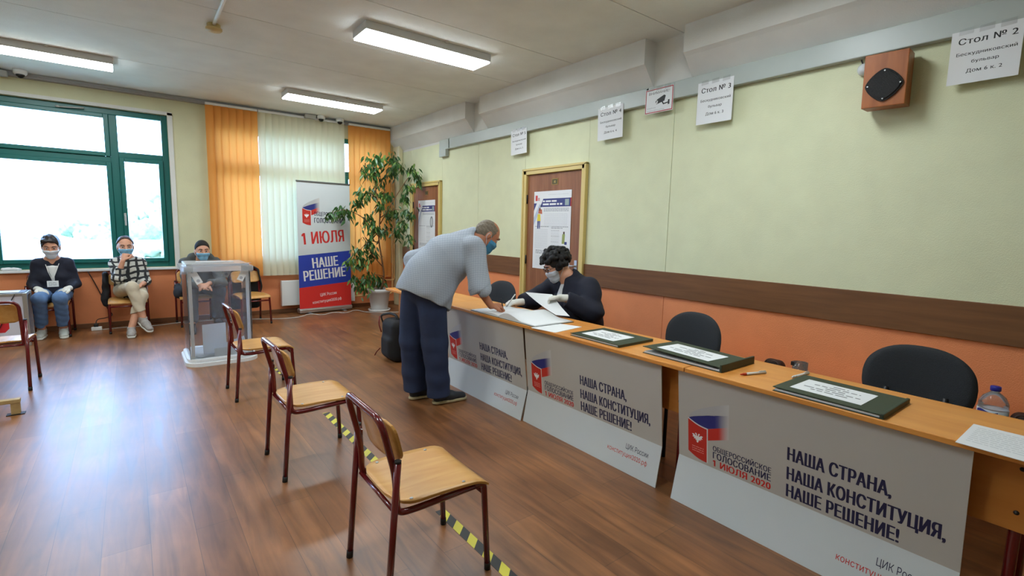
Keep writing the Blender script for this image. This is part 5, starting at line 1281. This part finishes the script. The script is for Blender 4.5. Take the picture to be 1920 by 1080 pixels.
bm = bmesh.new(); tube(bm, [(-.665, 7.86, .89), (-.70, 7.765, .76), (-.735, 7.735, .655)], .003, 6); tube(bm, [(-.805, 7.86, .89), (-.77, 7.765, .76), (-.735, 7.735, .655)], .003, 6); obj('lanyard', bm, M_whitecloth, p.root)

# person in a checked shirt, legs crossed
J = dict(head=(-.05, 7.84, 1.04), face=(.05, -.98, -.14), neck=(-.04, 7.89, .895), chest=(-.035, 7.92, .74), pelvis=(-.04, 7.93, .495), sh_l=(.085, 7.90, .835), sh_r=(-.165, 7.89, .835), el_l=(.135, 7.87, .60), el_r=(-.15, 7.70, .655), wr_l=(.09, 7.66, .575), wr_r=(-.085, 7.675, .875),
         hd_l=(-.75, -.45, -.2), hn_l=(-.1, -.2, -1), hd_r=(.35, .22, .9), hn_r=(.4, .8, -.3), curl_r=(1.0, 1.0, 1.0, 1.0), hip_l=(.055, 7.90, .485), hip_r=(-.125, 7.90, .485), kn_l=(.075, 7.47, .46), kn_r=(-.015, 7.43, .575), an_l=(-.045, 7.37, .085), an_r=(.075, 7.36, .20), toe_l=(-.02, -1, 0), toe_r=(.35, -.75, -.38))
p = Fig('seated person in a black and white checked shirt with crossed legs, hand at the chin', J, M_skin, .006); p.body(); p.eyes(M_hairmid); p.mask(M_maskb)
p.hair(M_hairmid, lambda b: (b.ell(p.h(-.018, .036), (.086, .102, .102), p.ax).ell(p.h(-.10, .02), (.03, .03, .035), p.ax, .02), b.cut(p.h(.050, .090), p.F*.8-p.U), b.cut(p.h(.012, -.02), p.F-p.U*.2), b.cut(p.h(0, -.06), -p.U), b.warp(folds(.0015, 90, 70, 20))))
M_check = line_cloth('black_white_check', srgb(206, 206, 200), srgb(44, 46, 50), 4.2, .34, 7.0)
p.top('checked_shirt', M_check, [((-.04, 7.92, .48), .150, .12), ((-.035, 7.915, .68), .150, .130), ((-.035, 7.91, .78), .145, .128), ((-.035, 7.905, .84), .125, .100)], (.060, .052, .044), .60, k=.03, neck=.070, wf=folds(.003, 12, 14, 36))
M_beige = mat('beige_trouser_cloth', srgb(196, 184, 162), .85, var=.06, vscale=20, bump=.2, bscale=400)
p.trousers(M_beige, (.082, .064, .050), (.15, .11), .22, folds(.003, 30, 26, 30))
M_sneak2 = mat('grey_sneaker', srgb(150, 144, 140), .6, var=.12, vscale=40)
for q in 'lr': p.shoe(q, M_sneak2, M_solew)
s = Soft(); s.ecap((-.275, 7.90, .40), (-.27, 7.92, .70), (0, 1, 0), (.10, .035), (.09, .03), .03).cap((-.28, 7.83, .33), (-.29, 7.86, .45), .03, .035, .03).warp(folds(.004, 18, 24, 26))
tag(s.mesh('jacket', .010, mat('black_jacket_cloth', srgb(22, 22, 26), .85)), 'black jacket hung on the left side of the chair of the person in checks', 'jacket')

# person in a grey hoodie behind the ballot box, leaning forward
J = dict(head=(.735, 7.53, .995), face=(.06, -.985, -.12), neck=(.72, 7.62, .875), chest=(.715, 7.74, .73), pelvis=(.70, 7.90, .495), sh_l=(.885, 7.64, .835), sh_r=(.555, 7.64, .835), el_l=(.925, 7.46, .585), el_r=(.545, 7.44, .585), wr_l=(.77, 7.28, .60), wr_r=(.67, 7.28, .585),
         hd_l=(-.85, -.3, -.25), hn_l=(-.2, .2, -1), hd_r=(.85, -.3, -.2), hn_r=(.2, .2, -1), hip_l=(.79, 7.88, .485), hip_r=(.61, 7.88, .485), kn_l=(.885, 7.45, .49), kn_r=(.575, 7.42, .49), an_l=(.875, 7.60, .085), an_r=(.555, 7.24, .085), toe_l=(.1, -1, 0), toe_r=(-.05, -1, 0))
p = Fig('seated person in a grey hoodie leaning forward behind the clear ballot box', J, M_skin, .006); p.body(); p.eyes(M_hairblack); p.mask(M_maskb)
p.hair(M_hairblack, lambda b: (b.ell(p.h(-.016, .038), (.083, .102, .104), p.ax), b.cut(p.h(.060, .078), p.F-p.U*.9), b.cut(p.h(0, -.035), -p.U+p.F*.3)))
M_hood = mat('grey_hoodie_jersey', srgb(84, 88, 88), .9, var=.12, vscale=70, bump=.2, bscale=400)
def hood(b):
    for i in range(9):
        a = math.pi*(.05+.9*i/8); c = np.array([.725, 7.635, .90])+np.array([math.cos(a)*.105, math.sin(a)*.10-.03, .035*math.sin(a)]); b.ell(c, (.045, .045, .038), None, .03)
p.top('hoodie', M_hood, [((.70, 7.90, .50), .185, .135), ((.712, 7.76, .70), .185, .14), ((.72, 7.67, .82), .155, .10)], (.072, .066, .052), .92, neck=.062, wf=folds(.004, 14, 14, 36), extra=hood)
M_dgrey = mat('dark_grey_trousers', srgb(60, 62, 66), .9, var=.1, vscale=20, bump=.2, bscale=400)
p.trousers(M_dgrey, (.098, .082, .070), (.17, .125), .08, folds(.004, 26, 26, 30))
M_dshoe = mat('dark_shoe', srgb(40, 42, 46), .6)
for q in 'lr': p.shoe(q, M_dshoe, M_black)
s = Soft(); s.ell((.485, 7.75, .46), (.06, .10, .07), None).cap((.46, 7.72, .42), (.47, 7.86, .50), .05, k=.03).warp(folds(.004, 18, 24, 26))
tag(s.mesh('jacket', .010, mat('slate_jacket_cloth', srgb(48, 54, 66), .85)), 'slate grey jacket bundled at the left of the person in the hoodie', 'jacket')

# standing person bending over the table, signing
J = dict(head=(2.235, 3.235, 1.318), face=(.72, -.20, -.66), neck=(2.135, 3.30, 1.285), chest=(1.985, 3.38, 1.15), pelvis=(1.775, 3.42, .90), sh_r=(2.075, 3.17, 1.225), sh_l=(2.09, 3.54, 1.225), el_r=(2.07, 3.085, .925), el_l=(1.84, 3.71, 1.10), wr_r=(2.155, 3.05, .790), wr_l=(1.79, 3.60, .96),
         hd_r=(.80, -.12, -.05), hn_r=(-.05, .45, -1), curl_r=(.75, .85, .95, 1.0), thumb_r=.7, hd_l=(-.3, -.7, -.5), hn_l=(.8, -.5, .1), hip_r=(1.795, 3.33, .88), hip_l=(1.755, 3.51, .88), kn_r=(1.825, 3.325, .49), kn_l=(1.725, 3.515, .48), an_r=(1.86, 3.315, .085), an_l=(1.755, 3.515, .085), toe_r=(1, -.11, 0), toe_l=(1, -.06, 0))
p = Fig('standing person in a pale checked shirt and navy trousers bending over the table to sign', J, M_skin2, .0045, up=(.6, -.1, .75)); p.body(1.1); p.eyes(M_hairgrey); p.mask(M_maskt)
p.hair(M_hairgrey, lambda b: (b.ell(p.h(-.014, .020), (.0805, .100, .100), p.ax), b.cut(p.h(.03, .05), p.F-p.U*.15), b.cut(p.h(0, -.062), -p.U+p.F*.25), b.ell(p.h(.045, .118), (.062, .085, .050), p.ax, .02, 's'), b.warp(folds(.0012, 120, 100, 90))))
M_shirt = line_cloth('pale_fine_check', srgb(200, 208, 218), srgb(128, 136, 148), 62, .42, .15, rot=.51)
th_ = unit(J['neck'][i]-J['pelvis'][i] for i in range(3)) if False else unit(np.array(J['neck'])-np.array(J['pelvis']))
p.top('shirt', M_shirt, [((1.80, 3.42, .74), .200, .180), ((1.78, 3.42, .89), .206, .200), ((1.85, 3.41, 1.0), .205, .205), ((1.965, 3.385, 1.13), .205, .185), ((2.07, 3.35, 1.225), .17, .125)], (.082, .080, .062), .03, hem=((1.76, 3.42, .825), (-.43, 0, -.90)), sl={'l': .8}, neck=.064,
      wf=lambda X, Y, Z: -.008*np.sin(24*(X*.75+Z*.65)+2.2*np.sin(8*Y+5*X))*np.clip((1.18-Z)*4, 0, 1)+.004*np.sin(46*(X*.5-Z*.5)+16*Y+2*np.sin(12*Z)),
      extra=lambda b: b.cap(np.array(J['neck'])+[-.05, 0, .0], np.array(J['neck'])+[.015, 0, .03], .075, .068, .03))
b = Soft(); e = np.array(J['el_r']); d = unit(np.array(J['wr_r'])-e); u_ = unit(np.array(J['el_r'])-np.array(J['sh_r']))
m_ = unit(d+u_)
b.cap(e-m_*.04, e+m_*.05, .085, .083, .01).cut(e+m_*.030, m_).cut(e-m_*.022, -m_); b.mesh('sleeve_cuff', .0045, line_cloth('pale_fine_check_cuff', srgb(182, 190, 202), srgb(118, 126, 140), 62, .42, .15, rot=.51), p.root)
M_trn = mat('navy_trousers', srgb(34, 46, 76), .85, var=.12, vscale=10, bump=.2, bscale=400)
p.trousers(M_trn, (.112, .096, .094), (.150, .112), -.02, lambda X, Y, Z: .005*np.sin(22*Y+18*X+2*np.sin(7*Z))*1.0+.004*np.sin(40*Z+5*X)*np.clip(1-abs(Z-.2)*4, 0, 1))
M_sole4 = mat('tan_sole', srgb(186, 172, 136), .6); M_shoe4 = mat('charcoal_sneaker', srgb(40, 44, 50), .6, var=.15, vscale=50)
for q in 'lr': p.shoe(q, M_shoe4, M_sole4, .305, .045)
wr = np.array(J['wr_r']); r = thing('pen', 'dark pen held in the right hand of the standing person', 'pen', (2.25, 3.04, .78))
bm = bmesh.new(); tube(bm, [(2.262, 3.028, .7345), (2.222, 3.012, .845)], .0045, 8); obj('barrel', bm, M_black, r); bm = bmesh.new(); tube(bm, [(2.265, 3.029, .727), (2.262, 3.028, .7345)], .001, 6, r1=.004); obj('tip', bm, M_alu, r)

# person in a navy jacket seated behind the table
J = dict(head=(2.84, 3.075, 1.075), face=(-.78, .34, -.52), neck=(2.935, 2.985, .965), chest=(2.965, 2.95, .78), pelvis=(2.985, 2.95, .53), sh_l=(2.935, 2.775, .905), sh_r=(2.93, 3.165, .905), el_l=(2.865, 2.665, .735), el_r=(2.80, 3.30, .765), wr_l=(2.675, 2.80, .845), wr_r=(2.60, 3.255, .758),
         hd_l=(-.75, .60, .02), hn_l=(-.35, -.2, -.9), curl_l=(.55, .6, .65, .7), hd_r=(-.88, .25, -.04), hn_r=(0, .3, -1), curl_r=(.7, .75, .8, .8), thumb_r=.6, hip_l=(2.97, 2.86, .53), hip_r=(2.97, 3.05, .53), kn_l=(2.62, 2.84, .50), kn_r=(2.62, 3.08, .50), an_l=(2.72, 2.84, .085), an_r=(2.72, 3.08, .085), toe_l=(-1, 0, 0), toe_r=(-1, 0, 0))
p = Fig('seated person in a navy jacket with dark curly hair and white gloves behind the table', J, M_skin, .0045); p.body(1.25); p.eyes(M_hairblack); p.mask(M_maskw, -.008)
def curls(b):
    rnd = random.Random(3)
    b.ell(p.h(-.022, .045), (.092, .104, .094), p.ax, .02)
    for i in range(330):
        v = unit([rnd.gauss(0, 1), rnd.gauss(0, 1), rnd.gauss(0, 1)])
        rj = rnd.uniform(.93, 1.10); q = p.h(-.018+v[0]*.118*rj, .045+v[1]*.106*rj, v[2]*.106*rj)
        if v[0] > .34 and v[1] < .30: continue
        if v[1] < -.62: continue
        b.ell(q, (rnd.uniform(.012, .022),)*3, None, .006)
p.hair(M_hairblack, curls)
bm = bmesh.new()
for q in (-1, 1):
    c = p.h(.101, .012, q*.034); L_ = [c+p.S*(.024*math.cos(a))+p.U*(.018*math.sin(a)) for a in np.linspace(0, 2*math.pi, 17)[:-1]]; tube(bm, L_, .0022, 6, closed=True)
    tube(bm, [p.h(.100, .018, q*.058), p.h(.07, .018, q*.078), p.h(-.005, .012, q*.084)], .0022, 6)
tube(bm, [p.h(.103, .014, -.010), p.h(.106, .018, 0), p.h(.103, .014, .010)], .0022, 6); gl = obj('glasses', bm, M_black, p.root)
p.top('blouse', M_whitecloth, [((2.97, 2.95, .60), .20, .15), ((2.95, 2.955, .80), .19, .14), ((2.935, 2.97, .88), .12, .09)], (.05, .05, .045), .4, neck=.066)
p.top('jacket', M_navy, [((2.98, 2.95, .53), .255, .195), ((2.965, 2.95, .72), .240, .185), ((2.945, 2.96, .87), .185, .125)], (.088, .082, .062), .90, hem=((2.98, 2.95, .45), (0, 0, -1)), neck=.066, extra=lambda b: b.cap((2.955, 2.97, .955), (2.94, 2.98, .985), .082, .072, .03), vcut=((2.80, 3.01, 1.02), (2.77, 3.0, .70), (0, 1, 0), (.055, .10), (.010, .06)), wf=folds(.004, 12, 14, 30))
p.trousers(M_navy, (.11, .085, .07), (.21, .16), .08); p.glove('l', .035); p.glove('r', .035)
for q in 'lr': p.shoe(q, M_dshoe, M_black)
r = thing('pen', 'white pen in the gloved right hand of the seated person in the navy jacket', 'pen', (2.48, 3.28, .75))
bm = bmesh.new(); tube(bm, [(2.463, 3.262, .730), (2.525, 3.225, .835)], .005, 8); obj('barrel', bm, M_whitepaint, r); bm = bmesh.new(); tube(bm, [(2.458, 3.265, .7215), (2.463, 3.262, .730)], .001, 6, r1=.0045); obj('tip', bm, M_black, r)
# sheet held in the left hand
bm = bmesh.new(); C = [Vector((2.60, 3.10, .875)), Vector((2.43, 2.97, .83)), Vector((2.46, 2.66, .752)), Vector((2.60, 2.80, .80))]
C = [Vector((2.475, 3.03, .878)), Vector((2.63, 2.885, .868)), Vector((2.575, 2.62, .738)), Vector((2.505, 2.70, .742))]
n = 8; G = [[None]*(n+1) for _ in range(n+1)]; B = [[None]*(n+1) for _ in range(n+1)]; nn = (C[1]-C[0]).cross(C[3]-C[0]).normalized()
for i in range(n+1):
    for j in range(n+1):
        u, v = i/n, j/n; q = (1-u)*(1-v)*C[0]+u*(1-v)*C[1]+u*v*C[2]+(1-u)*v*C[3]+nn*(.012*math.sin(math.pi*v)); G[i][j] = bm.verts.new(q); B[i][j] = bm.verts.new(q+nn*.001)
for i in range(n):
    for j in range(n): bm.faces.new((G[i][j], G[i+1][j], G[i+1][j+1], G[i][j+1])); bm.faces.new((B[i][j], B[i][j+1], B[i+1][j+1], B[i+1][j]))
    for q in (0, n): bm.faces.new((G[i][q], G[i+1][q], B[i+1][q], B[i][q])); bm.faces.new((G[q][i], G[q][i+1], B[q][i+1], B[q][i]))
tag(obj('paper_sheet', bm, M_paper, smooth=True), 'white sheet held up in the gloved left hand of the person in the navy jacket', 'paper')
# ------------------------------------------------------------------ backpacks and small things by the back wall
M_pack = mat('black_backpack_fabric', srgb(20, 21, 24), .8, bump=.3, bscale=300)
r = thing('backpack', 'black backpack hanging on the school chair right of the ballot box', 'backpack', (1.30, 7.6, .2))
M_strap = mat('black_webbing', srgb(16, 16, 18), .7)
s2 = Soft(); s2.rbox((1.255, 7.875, .445), (.205, .065, .295), r=.06).rbox((1.27, 7.92, .32), (.16, .05, .14), r=.05, k=.03); s2.mesh('pack_body', .012, M_pack, r)
bm = bmesh.new(); tube(bm, smooth_path([(1.33, 7.72, .77), (1.40, 7.70, .74), (1.43, 7.70, .60), (1.455, 7.72, .47), (1.44, 7.80, .38)], .05), .028, 8, flat=.4); obj('strap', bm, M_strap, r)
bm = bmesh.new(); tube(bm, smooth_path([(1.14, 7.80, .73), (1.20, 7.74, .77), (1.33, 7.72, .775), (1.40, 7.78, .73)], .05), .022, 8, flat=.6); obj('top_flap', bm, M_pack, r)
r = thing('backpack', 'black backpack with a red handle on the floor behind the standing person', 'backpack', (2.12, 4.72, 0))
s = Soft(); s.rbox((2.125, 4.70, .215), (.10, .165, .213), r=.07).rbox((2.06, 4.70, .15), (.06, .12, .11), r=.05, k=.03); s.mesh('pack_body', .010, M_pack, r)
bm = bmesh.new(); tube(bm, smooth_path([(2.05, 4.84, .36), (2.03, 4.86, .45), (2.10, 4.80, .475), (2.12, 4.68, .47), (2.13, 4.64, .42)], .03), .014, 8, flat=.5); obj('carry_handle', bm, M_strap, r)
bm = bmesh.new(); tube(bm, smooth_path([(2.02, 4.86, .44), (2.00, 4.84, .36), (2.02, 4.82, .28)], .03), .011, 8, flat=.5); tube(bm, smooth_path([(2.02, 4.86, .10), (2.0, 4.91, .05), (1.99, 4.93, .012)], .02), .008, 8, flat=.5); obj('red_strap', bm, mat('red_webbing', srgb(110, 28, 26), .7), r)

M_cw = mat('white_cable', srgb(200, 200, 196), .5); M_cb = mat('dark_cable', srgb(70, 46, 38), .5)
bm = bmesh.new(); tube(bm, smooth_path([(-.44, 8.10, .722), (-.40, 8.13, .62), (-.33, 8.13, .42), (-.27, 8.12, .22), (-.22, 8.10, .15), (-.30, 8.05, .13), (-.39, 7.98, .13), (-.395, 7.95, .045)], .05), .006, 6)
tag(obj('cable', bm, M_cb), 'dark cable hanging from the window sill to the white socket', 'cable')
r = thing('extension_socket', 'white socket block on the floor between two seated people', 'socket', (-.39, 7.93, 0))
bm = bmesh.new(); box(bm, -.44, -.335, 7.90, 7.96, 0, .045, 0, .008); obj('socket_block', bm, M_whitepaint, r); bm = bmesh.new(); box(bm, -.415, -.37, 7.915, 7.955, .045, .085, 0, .008); obj('plug', bm, M_black, r)
bm = bmesh.new(); tube(bm, smooth_path([(-.335, 7.93, .005), (-.1, 7.98, .005), (.2, 7.9, .005), (.5, 8.0, .005), (.9, 7.95, .005), (1.4, 7.75, .005), (1.7, 7.6, .005), (1.95, 7.62, .005), (2.1, 7.72, .03), (2.25, 7.6, .005), (2.45, 7.68, .03), (2.6, 7.6, .005), (2.78, 7.66, .04), (2.9, 7.6, .005), (3.2, 7.35, .005), (3.45, 7.3, .005)], .1, 5), .005, 6)
tag(obj('cable', bm, M_cw), 'thin white cable trailing over the floor past the roll-up banner', 'cable')
s = Soft(); s.rbox((-1.13, 8.135, .765), (.07, .03, .014), r=.012).cap((-1.10, 8.13, .772), (-1.04, 8.14, .765), .018, .01).cap((-1.19, 8.13, .77), (-1.14, 8.14, .775), .016, .016)
tag(s.mesh('crumpled_paper', .006, M_paper), 'crumpled white paper on the sill of the open green window', 'paper')

# framed mobile booth at the left edge
r = thing('folding_booth', 'aluminium framed booth with a red emblem panel at the left edge', 'booth', (-1.3, 7.75, 0))
fx0, fx1, fy0, fy1, fz = -1.75, -.925, 7.33, 7.59, .575
for x in (fx0, fx1):
    for y in (fy0, fy1):
        bm = bmesh.new(); box(bm, x-.02, x+.02, y-.02, y+.02, 0, fz, 0, .005); obj('post', bm, M_alu, r)
for z in (.055, fz-.015):
    for q in ((fx0+.02, fx1-.02, fy0-.015, fy0+.015), (fx0+.02, fx1-.02, fy1-.015, fy1+.015), (fx0-.015, fx0+.015, fy0+.02, fy1-.02), (fx1-.015, fx1+.015, fy0+.02, fy1-.02)):
        bm = bmesh.new(); box(bm, q[0], q[1], q[2], q[3], z-.015, z+.015, 0, .003); obj('rail', bm, M_alu, r)
bm = bmesh.new(); box(bm, fx0, fx1, fy0, fy1, fz-.004, fz+.006, 0, .002); obj('booth_top', bm, mat('dark_top_sheet', srgb(70, 72, 76), .4), r)
bm = bmesh.new(); box(bm, fx0+.02, fx1-.02, fy0-.004, fy0+.002, .07, fz-.03); pn = obj('front_panel', bm, mat('lilac_white_panel', srgb(206, 204, 216), .5), r)
bm = bmesh.new(); O = Vector((-1.62, fy0-.004, .10)); vs = [(0, .10), (.06, .06), (.52, .06), (.555, .10), (.555, .36), (0, .36)]; patch(bm, O, VX, VZ, -VY, vs, srgb(206, 34, 44), .001)
for sg in (1, -1): patch(bm, O, VX, VZ, -VY, [(.29+sg*a*.11, .20+b*.10) for a, b in [(0, -.6), (.2, -.5), (.3, -.2), (.8, 0), (.9, .5), (.4, .4), (.3, .7), (0, .4)][::sg]], srgb(206, 170, 90), .0014)
obj_print('emblem', bm, pn)
bm = bmesh.new(); tube(bm, [(-1.0, fy0-.012, .565), (-1.05, fy0-.014, .46), (-1.12, fy0-.014, .25), (-1.2, fy0-.012, .07)], .012, 6, flat=.3); obj('strap', bm, M_strap, r)
flat_sheet('paper_sheet', [(-1.6, 7.34), (-.975, 7.34), (-.98, 7.55), (-1.6, 7.57)], 'white papers on top of the framed booth at the left edge', z=fz+.006)
# wooden trestle foot at the left edge
r = thing('wooden_trestle', 'low wooden trestle end on the floor at the left edge', 'trestle', (-.95, 4.77, 0))
M_pine = wood_mat('raw_pine', srgb(168, 140, 92), srgb(186, 160, 110), 2, (8, 1, 8), .6)
bm = bmesh.new(); box(bm, -1.5, -.675, 4.745, 4.795, .085, .112, 0, .003); obj('bar', bm, M_pine, r)
for x in (-.70, -1.45): bm = bmesh.new(); box(bm, x-.025, x+.022, 4.748, 4.792, .006, .085, 0, .003); obj('foot', bm, M_pine, r); bm = bmesh.new(); box(bm, x-.05, x+.045, 4.742, 4.798, 0, .006); obj('foot_plate', bm, M_black, r)

# ------------------------------------------------------------------ outside: pale trees, wall and bushes in the glare
M_tree = mat('glare_paled_leaves', srgb(140, 156, 130), .8, var=.35, vscale=5); M_bark2 = mat('tree_bark', srgb(110, 96, 84), .9)  # leaf colour greyed and paled to look washed out by window glare
def tree(x, y, h, rr, seed, label):
    r = thing('tree', label, 'tree', (x, y, -1.2), 'trees outside the open window'); rnd = random.Random(seed)
    bm = bmesh.new(); tube(bm, [(x, y, -1.2), (x+.05, y, -1.2+h*.5), (x, y, -1.2+h*.8)], .14, 8, r1=.05); obj('trunk', bm, M_bark2, r)
    s = Soft(); 
    for _ in range(22): s.ell((x+rnd.gauss(0, rr*.45), y+rnd.gauss(0, rr*.45), -1.2+h*.62+rnd.gauss(0, h*.16)), (rr*.34, rr*.34, rr*.28), k=.1)
    s.warp(lambda X, Y, Z: .05*np.sin(7*X+3*Z)*np.sin(6*Y+2)*np.sin(8*Z+X)+.035*np.sin(19*X+2*Z)*np.sin(17*Z+3)+.03*np.sin(31*X)*np.sin(29*Z+X)); s.mesh('crown', .05, M_tree, r)
tree(.75, 22, 3.4, 1.5, 1, 'pale bushy tree outside seen through the right lower pane')
tree(-.9, 25, 3.0, 1.2, 2, 'faint tree outside beside the window mullion')
bm = bmesh.new(); box(bm, -14, 16, 18.4, 18.6, -1.2, .78); tag(obj('garden_wall', bm, mat('white_wall_outside', srgb(230, 230, 228), .8)), 'long white low wall outside below the trees', 'wall')
tree(.55, 17.2, 1.9, .8, 4, 'low pale bush outside before the white wall')
